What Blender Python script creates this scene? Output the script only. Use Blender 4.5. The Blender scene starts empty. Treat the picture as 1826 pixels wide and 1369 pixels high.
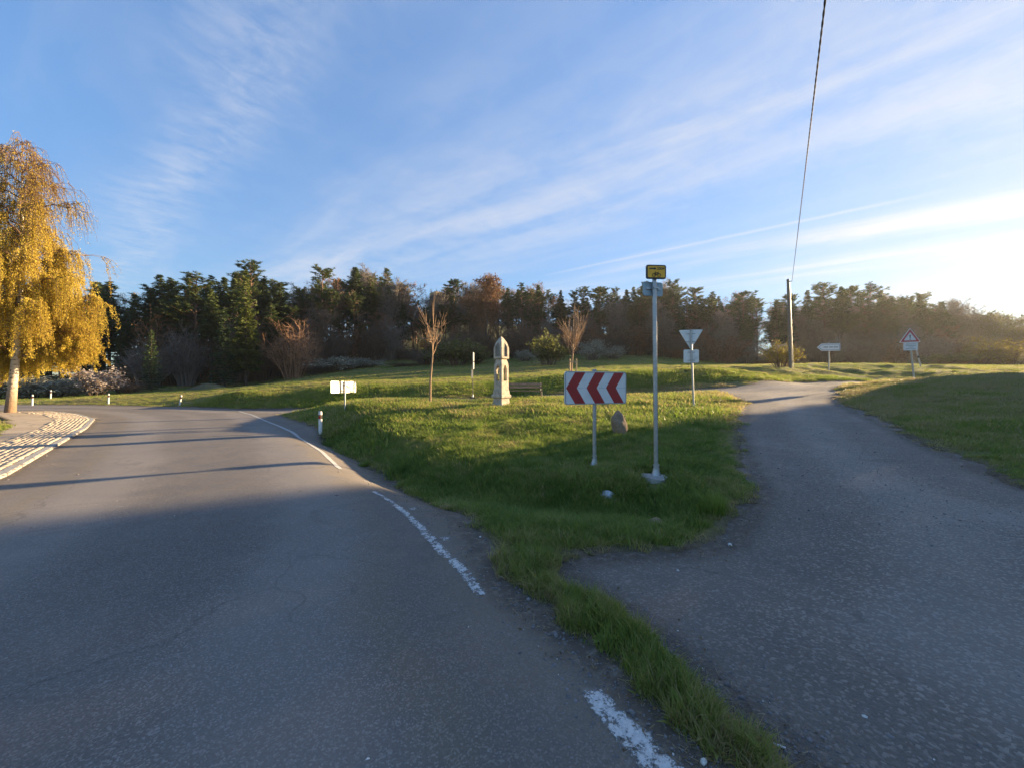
import bpy, bmesh, math, random
import numpy as np
from mathutils import Vector, Matrix

R = math.radians
rng = np.random.default_rng(7)
random.seed(7)
scene = bpy.context.scene
COL = scene.collection

# ------------------------------------------------------------------ camera, sky, sun, exposure
CAMZ, F, CX, CY = 1.65, 690.0, 913.0, 684.5
cam_d = bpy.data.cameras.new('camera')
cam = bpy.data.objects.new('camera', cam_d)
COL.objects.link(cam)
cam.location = (0, 0, CAMZ)
cam.rotation_euler = (R(90), 0, 0)
cam_d.sensor_fit = 'HORIZONTAL'
cam_d.sensor_width = 36
cam_d.lens = 36 * F / 1826
cam_d.clip_start = 0.05
cam_d.clip_end = 5000
scene.camera = cam

SUN_AZ, SUN_EL = R(63), R(12)
SUN = Vector((math.sin(SUN_AZ) * math.cos(SUN_EL), math.cos(SUN_AZ) * math.cos(SUN_EL), math.sin(SUN_EL)))
sun_d = bpy.data.lights.new('sun', 'SUN')
sun_d.energy = 5.0
sun_d.angle = R(0.55)
sun_d.color = (1.0, 0.74, 0.42)
sun = bpy.data.objects.new('sun', sun_d)
COL.objects.link(sun)
sun.rotation_euler = (-SUN).to_track_quat('-Z', 'Y').to_euler()
sun.location = SUN * 50

scene.view_settings.view_transform = 'Standard'
scene.view_settings.look = 'None'
scene.view_settings.exposure = 2.15
scene.view_settings.gamma = 1.0
scene.view_settings.use_curve_mapping = False
scene.cycles.use_denoising = True
scene.cycles.max_bounces = 6
scene.cycles.transparent_max_bounces = 12
scene.cycles.diffuse_bounces = 3
scene.cycles.caustics_reflective = False
scene.cycles.caustics_refractive = False

class NT:
    """tiny node-tree helper"""
    def __init__(s, tree):
        s.t = tree; s.n = tree.nodes; s.l = tree.links
    def new(s, kind, **kw):
        n = s.n.new(kind)
        for k, v in kw.items():
            setattr(n, k, v)
        return n
    def put(s, sock, v):
        if hasattr(v, 'is_output'):
            s.l.new(v, sock)
        elif v is not None:
            sock.default_value = v
    def math(s, op, a, b=None, c=None, clamp=False):
        n = s.new('ShaderNodeMath', operation=op, use_clamp=clamp)
        s.put(n.inputs[0], a)
        if b is not None: s.put(n.inputs[1], b)
        if c is not None: s.put(n.inputs[2], c)
        return n.outputs[0]
    def vmath(s, op, a, b=None):
        n = s.new('ShaderNodeVectorMath', operation=op)
        s.put(n.inputs[0], a)
        if b is not None: s.put(n.inputs[1], b)
        return n.outputs['Value'] if op in ('DOT_PRODUCT', 'LENGTH') else n.outputs[0]
    def mix(s, fac, a, b, mode='MIX'):
        n = s.new('ShaderNodeMix', data_type='RGBA', blend_type=mode)
        n.clamp_factor = True
        s.put(n.inputs[0], fac)
        s.put(n.inputs[6], a if hasattr(a, 'is_output') or len(a) == 4 else (*a, 1))
        s.put(n.inputs[7], b if hasattr(b, 'is_output') or len(b) == 4 else (*b, 1))
        return n.outputs[2]
    def noise(s, vec, scale, detail=4, rough=0.55, dist=0.0):
        n = s.new('ShaderNodeTexNoise')
        if vec is not None: s.l.new(vec, n.inputs['Vector'])
        n.inputs['Scale'].default_value = scale
        n.inputs['Detail'].default_value = detail
        n.inputs['Roughness'].default_value = rough
        n.inputs['Distortion'].default_value = dist
        return n.outputs[0]
    def voro(s, vec, scale, feature='F1', out=0):
        n = s.new('ShaderNodeTexVoronoi', feature=feature)
        if vec is not None: s.l.new(vec, n.inputs['Vector'])
        n.inputs['Scale'].default_value = scale
        return n.outputs[out]
    def ramp(s, fac, stops):
        n = s.new('ShaderNodeValToRGB')
        e = n.color_ramp.elements
        while len(e) < len(stops): e.new(0.5)
        for k, (p, c) in enumerate(stops):
            e[k].position = p
            e[k].color = c if isinstance(c, tuple) and len(c) == 4 else ((*c, 1) if isinstance(c, tuple) else (c, c, c, 1))
        s.put(n.inputs[0], fac)
        return n.outputs[0]
    def mapr(s, v, a, b, c=0.0, d=1.0, smooth=True):
        n = s.new('ShaderNodeMapRange', interpolation_type='SMOOTHSTEP' if smooth else 'LINEAR')
        s.put(n.inputs['Value'], v)
        n.inputs['From Min'].default_value = a; n.inputs['From Max'].default_value = b
        n.inputs['To Min'].default_value = c; n.inputs['To Max'].default_value = d
        return n.outputs[0]

def make_world():
    w = bpy.data.worlds.new('World')
    scene.world = w
    w.use_nodes = True
    t = NT(w.node_tree)
    t.n.clear()
    out = t.new('ShaderNodeOutputWorld')
    bg = t.new('ShaderNodeBackground')
    bg.inputs['Strength'].default_value = 0.142
    t.l.new(bg.outputs[0], out.inputs[0])
    sky = t.new('ShaderNodeTexSky', sky_type='NISHITA')
    sky.sun_disc = False
    sky.sun_elevation = SUN_EL
    sky.sun_rotation = SUN_AZ
    sky.altitude = 300
    sky.air_density = 1.0
    sky.dust_density = 0.12
    sky.ozone_density = 3.0
    tc = t.new('ShaderNodeTexCoord')
    d = tc.outputs['Generated']
    sx = t.new('ShaderNodeSeparateXYZ'); t.l.new(d, sx.inputs[0])
    z = t.math('MAXIMUM', sx.outputs[2], 0.02)
    u = t.math('DIVIDE', sx.outputs[0], z)
    v = t.math('DIVIDE', sx.outputs[1], z)
    # streak axes of the cirrus sheet: one wind direction for the whole sky
    al = t.math('ADD', t.math('MULTIPLY', u, 0.78), t.math('MULTIPLY', v, -0.63))
    w0 = t.math('ADD', t.math('MULTIPLY', u, 0.63), t.math('MULTIPLY', v, 0.78))
    cb = t.new('ShaderNodeCombineXYZ')
    t.l.new(t.math('MULTIPLY', al, 0.22), cb.inputs[0]); t.l.new(w0, cb.inputs[1])
    streak = t.noise(cb.outputs[0], 2.3, 6, 0.56, 0.5)
    cb2 = t.new('ShaderNodeCombineXYZ')
    t.l.new(al, cb2.inputs[0]); t.l.new(w0, cb2.inputs[1])
    wob = t.noise(cb2.outputs[0], 0.8, 3, 0.5)
    puff = t.noise(cb2.outputs[0], 5.5, 5, 0.65, 0.4)
    rip = t.new('ShaderNodeCombineXYZ')
    t.l.new(t.math('MULTIPLY', al, 4.0), rip.inputs[0]); t.l.new(t.math('MULTIPLY', w0, 1.4), rip.inputs[1])
    ripple = t.noise(rip.outputs[0], 5.0, 3, 0.5, 0.8)
    ww = t.math('ADD', w0, t.math('MULTIPLY', t.math('SUBTRACT', wob, 0.5), 0.55))
    def band(c, wd):
        q = t.math('DIVIDE', t.math('SUBTRACT', ww, c), wd)
        return t.math('EXPONENT', t.math('MULTIPLY', t.math('MULTIPLY', q, q), -1.0))
    st = t.mapr(streak, 0.29, 0.78)
    pf = t.mapr(puff, 0.25, 0.75)
    b1 = t.math('MULTIPLY', band(0.47, 0.17), t.math('MULTIPLY_ADD', t.mapr(ripple, 0.25, 0.8), 0.14, t.math('MULTIPLY', pf, 0.26)))
    b2 = t.math('MULTIPLY', band(1.75, 0.75), t.math('MULTIPLY_ADD', st, 0.48, t.math('MULTIPLY_ADD', pf, 0.18, 0.03)))
    b3 = t.math('MULTIPLY', band(3.42, 0.24), t.math('MULTIPLY_ADD', st, 0.75, 0.02))
    b4 = t.math('MULTIPLY', band(4.3, 0.35), t.math('MULTIPLY_ADD', st, 0.55, 0.0))
    b5 = t.math('MULTIPLY', band(-1.6, 0.7), t.math('MULTIPLY', st, 0.4))
    qc = t.math('DIVIDE', t.math('SUBTRACT', t.math('ADD', w0, t.math('MULTIPLY', t.math('SUBTRACT', puff, 0.5), 0.035)), 2.98), 0.028)
    con = t.math('EXPONENT', t.math('MULTIPLY', t.math('MULTIPLY', qc, qc), -1.0))
    fade = t.math('MULTIPLY', t.mapr(al, -2.2, -1.6), t.mapr(al, 0.6, 0.05))
    con = t.math('MULTIPLY', t.math('MULTIPLY', con, fade), 0.30)
    tot = t.math('ADD', t.math('ADD', b1, b2), t.math('ADD', t.math('ADD', b3, b4), t.math('ADD', b5, con)))
    tot = t.math('ADD', tot, t.math('MULTIPLY', t.mapr(streak, 0.52, 0.8), 0.14))
    tot = t.math('MULTIPLY', tot, t.mapr(sx.outputs[2], 0.01, 0.10), clamp=True)
    sd = t.vmath('DOT_PRODUCT', d, tuple(SUN))
    sdp = t.math('MAXIMUM', sd, 0.0)
    glow = t.math('POWER', sdp, 5.0)
    glow2 = t.math('POWER', sdp, 22.0)
    lum = t.math('ADD', t.math('MULTIPLY_ADD', glow, 0.12, 1.42), t.math('MULTIPLY', glow2, 0.2))
    cl = t.new('ShaderNodeVectorMath', operation='SCALE')
    ccol2 = t.mix(glow, (0.91, 0.93, 1.0), (1.0, 0.95, 0.84))
    t.l.new(ccol2, cl.inputs[0]); t.l.new(lum, cl.inputs['Scale'])
    tint = t.mix(1.0, sky.outputs[0], (0.91, 0.96, 1.02), 'MULTIPLY')
    # shoulder: keeps the horizon from burning out the way the photograph's tone curve does
    lumi = t.vmath('DOT_PRODUCT', tint, (0.3, 0.5, 0.2))
    sc_ = t.new('ShaderNodeVectorMath', operation='SCALE'); t.l.new(tint, sc_.inputs[0])
    t.l.new(t.math('DIVIDE', 1.0, t.math('MULTIPLY_ADD', lumi, 0.75, 1.0)), sc_.inputs['Scale'])
    hz = t.mix(tot, sc_.outputs[0], cl.outputs[0])
    t.l.new(hz, bg.inputs['Color'])
make_world()

# ------------------------------------------------------------------ small helpers
def P(px, py, Y):
    """photo pixel at depth Y -> world point"""
    return Vector(((px - CX) / F * Y, Y, CAMZ - (py - CY) / F * Y))

def PX(px, Y):
    return (px - CX) / F * Y

def G0(px, py, z=0.0):
    """photo pixel on level ground z -> (x, y)"""
    Y = (CAMZ - z) * F / (py - CY)
    return ((px - CX) / F * Y, Y)

def tag(o, label=None, cat=None, group=None, kind=None):
    if label: o['label'] = label
    if cat: o['category'] = cat
    if group: o['group'] = group
    if kind: o['kind'] = kind
    return o

def empty(name, loc, rz=0.0, label=None, cat=None, group=None):
    o = bpy.data.objects.new(name, None)
    o.empty_display_size = 0.2
    COL.objects.link(o)
    o.location = loc
    o.rotation_euler = (0, 0, rz)
    return tag(o, label, cat, group)

def mesh_np(name, V, Fc, mat=None, smooth=False, attrs=None):
    """V (n,3); Fc list of lists or (m,k) array"""
    me = bpy.data.meshes.new(name)
    V = np.asarray(V, dtype=np.float32)
    if isinstance(Fc, np.ndarray):
        m, k = Fc.shape
        me.vertices.add(len(V)); me.vertices.foreach_set('co', V.ravel())
        me.loops.add(m * k); me.loops.foreach_set('vertex_index', Fc.astype(np.int32).ravel())
        me.polygons.add(m)
        me.polygons.foreach_set('loop_start', np.arange(0, m * k, k, dtype=np.int32))
        me.update(calc_edges=True)
    else:
        me.from_pydata([tuple(v) for v in V], [], Fc)
        me.update()
    if attrs:
        for nm, a in attrs.items():
            at = me.attributes.new(nm, 'FLOAT', 'POINT')
            at.data.foreach_set('value', np.asarray(a, dtype=np.float32))
    if smooth:
        me.polygons.foreach_set('use_smooth', np.ones(len(me.polygons), dtype=bool))
    if mat: me.materials.append(mat)
    return me

def obj(name, me, parent=None):
    o = bpy.data.objects.new(name, me)
    COL.objects.link(o)
    if parent: o.parent = parent
    return o

class MB:
    def __init__(s): s.v = []; s.f = []
    def add(s, V, Fc):
        n = len(s.v)
        s.v += [tuple(p) for p in V]
        s.f += [[i + n for i in f] for f in Fc]
        return s
    def box(s, c, size, rot=None):
        x, y, z = [q / 2 for q in size]
        V = [Vector(p) for p in ((-x,-y,-z),(x,-y,-z),(x,y,-z),(-x,y,-z),(-x,-y,z),(x,-y,z),(x,y,z),(-x,y,z))]
        if rot is not None: V = [rot @ p for p in V]
        V = [p + Vector(c) for p in V]
        return s.add(V, [[0,3,2,1],[4,5,6,7],[0,1,5,4],[1,2,6,5],[2,3,7,6],[3,0,4,7]])
    def tube(s, pts, rad, n=8, cap=True):
        pts = [Vector(p) for p in pts]
        if not hasattr(rad, '__len__'): rad = [rad] * len(pts)
        rings = []; prev = None
        for i, p in enumerate(pts):
            d = (pts[min(i + 1, len(pts) - 1)] - pts[max(i - 1, 0)]).normalized()
            if prev is None:
                a = d.orthogonal().normalized()
            else:
                a = prev - d * prev.dot(d)
                a = a.normalized() if a.length > 1e-6 else d.orthogonal().normalized()
            prev = a; b = d.cross(a)
            rings.append([p + (a * math.cos(2*math.pi*k/n) + b * math.sin(2*math.pi*k/n)) * rad[i] for k in range(n)])
        V = [q for r in rings for q in r]; Fc = []
        for i in range(len(pts) - 1):
            for k in range(n):
                k2 = (k + 1) % n
                Fc.append([i*n+k, i*n+k2, (i+1)*n+k2, (i+1)*n+k])
        if cap:
            Fc.append(list(range(n))[::-1]); Fc.append([(len(pts)-1)*n + k for k in range(n)])
        return s.add(V, Fc)
    def prism(s, outline, y0, y1):
        """outline of (x,z), extruded along y"""
        n = len(outline)
        V = [(x, y0, z) for x, z in outline] + [(x, y1, z) for x, z in outline]
        Fc = [list(range(n)), [n + k for k in range(n)][::-1]]
        for k in range(n):
            k2 = (k + 1) % n
            Fc.append([k, n + k, n + k2, k2])
        return s.add(V, Fc)
    def lathe(s, prof, n=16, sq=False, c=(0, 0)):
        V = []; Fc = []
        for r, z in prof:
            for k in range(n):
                a = 2 * math.pi * (k + 0.5) / n
                rr = r / math.cos(math.pi / 4) if sq else r
                V.append((c[0] + rr * math.cos(a), c[1] + rr * math.sin(a), z))
        for i in range(len(prof) - 1):
            for k in range(n):
                k2 = (k + 1) % n
                Fc.append([i*n+k, i*n+k2, (i+1)*n+k2, (i+1)*n+k])
        Fc.append(list(range(n))[::-1]); Fc.append([(len(prof)-1)*n + k for k in range(n)])
        return s.add(V, Fc)
    def build(s, name, mat, parent=None, smooth=False, bevel=0.0, loc=None, rz=None):
        me = mesh_np(name, s.v, s.f, None)
        bm = bmesh.new(); bm.from_mesh(me)
        bmesh.ops.recalc_face_normals(bm, faces=bm.faces)
        if bevel:
            bmesh.ops.bevel(bm, geom=[e for e in bm.edges if e.calc_face_angle(0) > 0.5], offset=bevel, segments=2, affect='EDGES', clamp_overlap=True)
        bm.to_mesh(me); bm.free()
        if smooth:
            me.polygons.foreach_set('use_smooth', np.ones(len(me.polygons), dtype=bool))
            me.set_sharp_from_angle(angle=R(40))
        me.materials.append(mat)
        o = obj(name, me, parent)
        if loc is not None: o.location = loc
        if rz is not None: o.rotation_euler.z = rz
        return o

def rrect(w, h, r, n=5, cx=0, cz=0):
    out = []
    for (sx, sz, a0) in ((1, 1, 0), (-1, 1, 90), (-1, -1, 180), (1, -1, 270)):
        for k in range(n + 1):
            a = R(a0 + 90 * k / n)
            out.append((cx + sx * (w/2 - r) + r * math.cos(a), cz + sz * (h/2 - r) + r * math.sin(a)))
    return out

def rpoly(pts, r, n=4):
    """round the corners of a convex outline"""
    out = []; N = len(pts)
    for i in range(N):
        p, a, b = Vector(pts[i]), Vector(pts[i-1]), Vector(pts[(i+1) % N])
        da, db = (a - p).normalized(), (b - p).normalized()
        p0, p1 = p + da * r, p + db * r
        for k in range(n + 1):
            t = k / n
            q = p0 * (1-t)**2 + p * 2*t*(1-t) + p1 * t*t
            out.append((q.x, q.y))
    return out

# ------------------------------------------------------------------ materials
M = {}
def mat_new(name):
    m = bpy.data.materials.new(name); m.use_nodes = True
    t = NT(m.node_tree)
    t.bsdf = next(n for n in t.n if n.type == 'BSDF_PRINCIPLED')
    M[name] = m
    return m, t

def mat(name, color, rough=0.6, metal=0.0, var=0.12, scale=6.0, bump=0.0, bscale=40.0, dirt=None, dscale=3.0, damt=0.5, spec=0.5):
    m, t = mat_new(name)
    tc = t.new('ShaderNodeTexCoord').outputs['Object']
    n1 = t.noise(tc, scale, 5, 0.6)
    f = t.mapr(n1, 0.25, 0.75)
    lo = tuple(c * (1 - var) for c in color); hi = tuple(min(1, c * (1 + var)) for c in color)
    c = t.mix(f, lo, hi)
    if dirt:
        n2 = t.noise(tc, dscale, 6, 0.65, 0.5)
        c = t.mix(t.math('MULTIPLY', t.mapr(n2, 0.48, 0.68), damt), c, dirt)
    t.l.new(c, t.bsdf.inputs['Base Color'])
    t.bsdf.inputs['Roughness'].default_value = rough
    t.bsdf.inputs['Metallic'].default_value = metal
    t.bsdf.inputs['Specular IOR Level'].default_value = spec
    if bump:
        b = t.new('ShaderNodeBump'); b.inputs['Strength'].default_value = bump; b.inputs['Distance'].default_value = 0.02
        t.l.new(t.noise(tc, bscale, 5, 0.65), b.inputs['Height'])
        t.l.new(b.outputs[0], t.bsdf.inputs['Normal'])
    return m

mat('galv', (0.42, 0.43, 0.44), 0.42, 0.75, 0.15, 18, dirt=(0.25, 0.24, 0.22), dscale=9, damt=0.35)
mat('galv_back', (0.74, 0.74, 0.74), 0.42, 0.15, 0.08, 9, dirt=(0.34, 0.33, 0.3), dscale=5, damt=0.3)
mat('plate_back', (0.62, 0.60, 0.56), 0.30, 0.85, 0.06, 9)
mat('sign_white', (0.74, 0.74, 0.74), 0.35, 0, 0.04, 8, dirt=(0.5, 0.48, 0.43), dscale=6, damt=0.25)
mat('sign_red', (0.36, 0.018, 0.020), 0.38, 0, 0.08, 8)
mat('sign_yellow', (0.86, 0.44, 0.02), 0.4, 0, 0.06, 10)
mat('sign_black', (0.015, 0.015, 0.014), 0.45, 0, 0.1, 8)
mat('sign_green_back', (0.36, 0.45, 0.50), 0.45, 0.1, 0.1, 8)
mat('sign_grey', (0.30, 0.31, 0.32), 0.45, 0, 0.06, 8)
mat('sign_blue', (0.10, 0.16, 0.30), 0.45, 0, 0.06, 8)
mat('post_white', (0.76, 0.75, 0.72), 0.45, 0, 0.06, 10, dirt=(0.36, 0.33, 0.26), dscale=7, damt=0.45)
mat('reflector_red', (0.55, 0.06, 0.02), 0.25, 0, 0.1, 30)
mat('reflector_white', (0.8, 0.8, 0.78), 0.25, 0, 0.05, 30)
mat('concrete', (0.36, 0.35, 0.32), 0.85, 0, 0.22, 9, bump=0.6, bscale=60, dirt=(0.16, 0.15, 0.12), dscale=5, damt=0.5)
mat('sandstone', (0.50, 0.42, 0.325), 0.9, 0, 0.2, 7, bump=0.7, bscale=45, dirt=(0.22, 0.20, 0.16), dscale=4.5, damt=0.85)
mat('niche', (0.24, 0.22, 0.19), 0.9, 0, 0.2, 12, bump=0.5)
mat('boulder', (0.32, 0.22, 0.14), 0.9, 0, 0.3, 5, bump=0.9, bscale=22, dirt=(0.13, 0.11, 0.08), dscale=6, damt=0.6)
mat('pale_stone', (0.52, 0.55, 0.60), 0.7, 0, 0.25, 12, bump=0.6, bscale=30, dirt=(0.22, 0.22, 0.22), dscale=12, damt=0.6)
mat('wood_bench', (0.27, 0.19, 0.12), 0.7, 0, 0.25, 14, bump=0.3)
mat('iron', (0.02, 0.02, 0.02), 0.5, 0.3)
mat('wood_stake', (0.46, 0.33, 0.17), 0.75, 0, 0.2, 14, bump=0.3)
mat('wood_pole', (0.17, 0.15, 0.125), 0.8, 0, 0.3, 9, bump=0.4, bscale=30)
mat('cable', (0.022, 0.020, 0.020), 0.8, spec=0.15)
mat('bark_dark', (0.075, 0.058, 0.045), 0.95, 0, 0.35, 8, bump=0.8, bscale=14)
mat('bark_pine', (0.16, 0.095, 0.06), 0.95, 0, 0.4, 5, bump=0.8, bscale=10)
mat('bark_sapling', (0.30, 0.19, 0.11), 0.8, 0, 0.25, 14, bump=0.3)
mat('twig_sapling', (0.33, 0.20, 0.11), 0.8, 0, 0.2, 14)
mat('twig_brown', (0.17, 0.115, 0.078), 0.9, 0, 0.3, 2)
mat('twig_red', (0.25, 0.13, 0.072), 0.9, 0, 0.3, 2)
mat('twig_grey', (0.20, 0.165, 0.135), 0.9, 0, 0.3, 2)
mat('twig_orange', (0.36, 0.20, 0.11), 0.9, 0, 0.3, 2)
mat('twig_birch', (0.16, 0.09, 0.055), 0.85, 0, 0.3, 3)
mat('ruin_stone', (0.50, 0.36, 0.20), 0.95, 0, 0.3, 0.6, bump=0.6, bscale=2.5)
mat('kerb', (0.30, 0.29, 0.27), 0.85, 0, 0.2, 8, bump=0.5, bscale=50)
mat('pebble', (0.17, 0.16, 0.16), 0.85, 0, 0.5, 30, bump=0.3)
mat('pebble_white', (0.62, 0.61, 0.58), 0.7, 0, 0.2, 30)
mat('litter', (0.72, 0.72, 0.74), 0.5)
mat('straw', (0.34, 0.26, 0.14), 0.8, 0, 0.25, 20)

def leaf_mat(name, stops, trans=0.35, rough=0.6, scale=0.35, per_obj=0.0):
    """foliage: colour from noise in the crown and a per-leaf 'tint' attribute"""
    m, t = mat_new(name)
    tc = t.new('ShaderNodeTexCoord').outputs['Object']
    n1 = t.noise(tc, scale, 3, 0.6)
    at = t.new('ShaderNodeAttribute'); at.attribute_name = 'tint'
    oi = t.new('ShaderNodeObjectInfo')
    f = t.math('ADD', t.math('MULTIPLY', t.mapr(n1, 0.3, 0.7), 0.45), t.math('MULTIPLY', at.outputs['Fac'], 0.55))
    f = t.math('ADD', f, t.math('MULTIPLY', t.math('SUBTRACT', oi.outputs['Random'], 0.5), per_obj))
    c = t.ramp(f, stops)
    t.l.new(c, t.bsdf.inputs['Base Color'])
    t.bsdf.inputs['Roughness'].default_value = rough
    t.bsdf.inputs['Specular IOR Level'].default_value = 0.25
    tr = t.new('ShaderNodeBsdfTranslucent'); t.l.new(c, tr.inputs[0])
    mx = t.new('ShaderNodeMixShader'); mx.inputs[0].default_value = trans
    out = next(n for n in t.n if n.type == 'OUTPUT_MATERIAL')
    t.l.new(t.bsdf.outputs[0], mx.inputs[1]); t.l.new(tr.outputs[0], mx.inputs[2])
    t.l.new(mx.outputs[0], out.inputs[0])
    return m
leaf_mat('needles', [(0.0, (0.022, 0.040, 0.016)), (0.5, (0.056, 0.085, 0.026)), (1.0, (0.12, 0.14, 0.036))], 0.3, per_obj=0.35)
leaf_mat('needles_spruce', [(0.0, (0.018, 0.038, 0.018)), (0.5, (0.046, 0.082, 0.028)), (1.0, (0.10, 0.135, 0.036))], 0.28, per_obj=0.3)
leaf_mat('needles_bright', [(0.0, (0.045, 0.066, 0.014)), (0.5, (0.095, 0.120, 0.022)), (1.0, (0.15, 0.165, 0.03))], 0.3)
leaf_mat('leaf_birch', [(0.0, (0.27, 0.165, 0.03)), (0.5, (0.53, 0.40, 0.055)), (1.0, (0.68, 0.58, 0.11))], 0.5)
leaf_mat('leaf_olive', [(0.0, (0.06, 0.075, 0.022)), (0.5, (0.14, 0.15, 0.04)), (1.0, (0.24, 0.24, 0.07))], 0.45)
leaf_mat('leaf_yellow', [(0.0, (0.12, 0.10, 0.025)), (0.5, (0.24, 0.20, 0.04)), (1.0, (0.36, 0.30, 0.07))], 0.4)
leaf_mat('blossom', [(0.0, (0.16, 0.16, 0.10)), (0.5, (0.34, 0.33, 0.24)), (1.0, (0.60, 0.57, 0.46))], 0.35)
leaf_mat('blossom_pink', [(0.0, (0.20, 0.15, 0.13)), (0.5, (0.42, 0.36, 0.32)), (1.0, (0.64, 0.58, 0.53))], 0.35)
leaf_mat('leaf_dry', [(0.0, (0.07, 0.045, 0.028)), (0.5, (0.17, 0.115, 0.065)), (1.0, (0.32, 0.235, 0.14))], 0.15, scale=20)
leaf_mat('leaf_brown', [(0.0, (0.08, 0.045, 0.02)), (0.5, (0.16, 0.085, 0.035)), (1.0, (0.24, 0.13, 0.05))], 0.35)

def grass_mat():
    m, t = mat_new('grass_blade')
    at = t.new('ShaderNodeAttribute'); at.attribute_type = 'INSTANCER'; at.attribute_name = 'tint'
    a2 = t.new('ShaderNodeAttribute'); a2.attribute_name = 'tint'
    hg = t.new('ShaderNodeAttribute'); hg.attribute_name = 'along'
    f = t.math('ADD', at.outputs['Fac'], t.math('MULTIPLY', t.math('SUBTRACT', a2.outputs['Fac'], 0.5), 0.35))
    c = t.ramp(f, [(0.0, (0.105, 0.168, 0.030)), (0.35, (0.185, 0.258, 0.042)), (0.62, (0.265, 0.315, 0.065)), (0.82, (0.37, 0.33, 0.115)), (1.0, (0.45, 0.35, 0.18))])
    t.l.new(c, t.bsdf.inputs['Base Color'])
    t.bsdf.inputs['Roughness'].default_value = 0.5
    t.bsdf.inputs['Specular IOR Level'].default_value = 0.3
    tr = t.new('ShaderNodeBsdfTranslucent'); t.l.new(c, tr.inputs[0])
    mx = t.new('ShaderNodeMixShader'); mx.inputs[0].default_value = 0.48
    out = next(n for n in t.n if n.type == 'OUTPUT_MATERIAL')
    t.l.new(t.bsdf.outputs[0], mx.inputs[1]); t.l.new(tr.outputs[0], mx.inputs[2])
    t.l.new(mx.outputs[0], out.inputs[0])
grass_mat()

def ground_mat():
    m, t = mat_new('ground')
    tc = t.new('ShaderNodeTexCoord').outputs['Object']
    rd = t.new('ShaderNodeAttribute'); rd.attribute_name = 'rd'
    n_big = t.noise(tc, 0.12, 4, 0.55)
    n_mid = t.noise(tc, 0.9, 5, 0.6)
    n_fin = t.noise(tc, 14, 5, 0.7)
    st = t.new('ShaderNodeMapping'); t.l.new(tc, st.inputs[0]); st.inputs['Scale'].default_value = (0.06, 0.9, 0.3)
    n_str = t.noise(st.outputs[0], 1.0, 5, 0.6)
    g = t.mix(t.mapr(n_mid, 0.3, 0.7), (0.085, 0.105, 0.030), (0.14, 0.145, 0.045))
    g = t.mix(t.mapr(n_fin, 0.35, 0.75), g, (0.19, 0.165, 0.07))
    g = t.mix(t.math('MULTIPLY', t.mapr(n_str, 0.45, 0.7), 0.7), g, (0.27, 0.22, 0.105))
    g = t.mix(t.math('MULTIPLY', t.mapr(n_big, 0.5, 0.72), 0.35), g, (0.17, 0.13, 0.06))
    dirt = t.mix(t.mapr(n_fin, 0.3, 0.7), (0.085, 0.064, 0.045), (0.18, 0.145, 0.10))
    e = t.math('ADD', rd.outputs['Fac'], t.math('MULTIPLY', t.math('SUBTRACT', n_mid, 0.5), 0.5))
    c = t.mix(t.mapr(e, 0.02, 0.34, 1.0, 0.0), g, dirt)
    t.l.new(c, t.bsdf.inputs['Base Color'])
    t.bsdf.inputs['Roughness'].default_value = 0.95
    t.bsdf.inputs['Specular IOR Level'].default_value = 0.1
    b = t.new('ShaderNodeBump'); b.inputs['Strength'].default_value = 0.8; b.inputs['Distance'].default_value = 0.05
    t.l.new(n_fin, b.inputs['Height']); t.l.new(b.outputs[0], t.bsdf.inputs['Normal'])
ground_mat()

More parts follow.
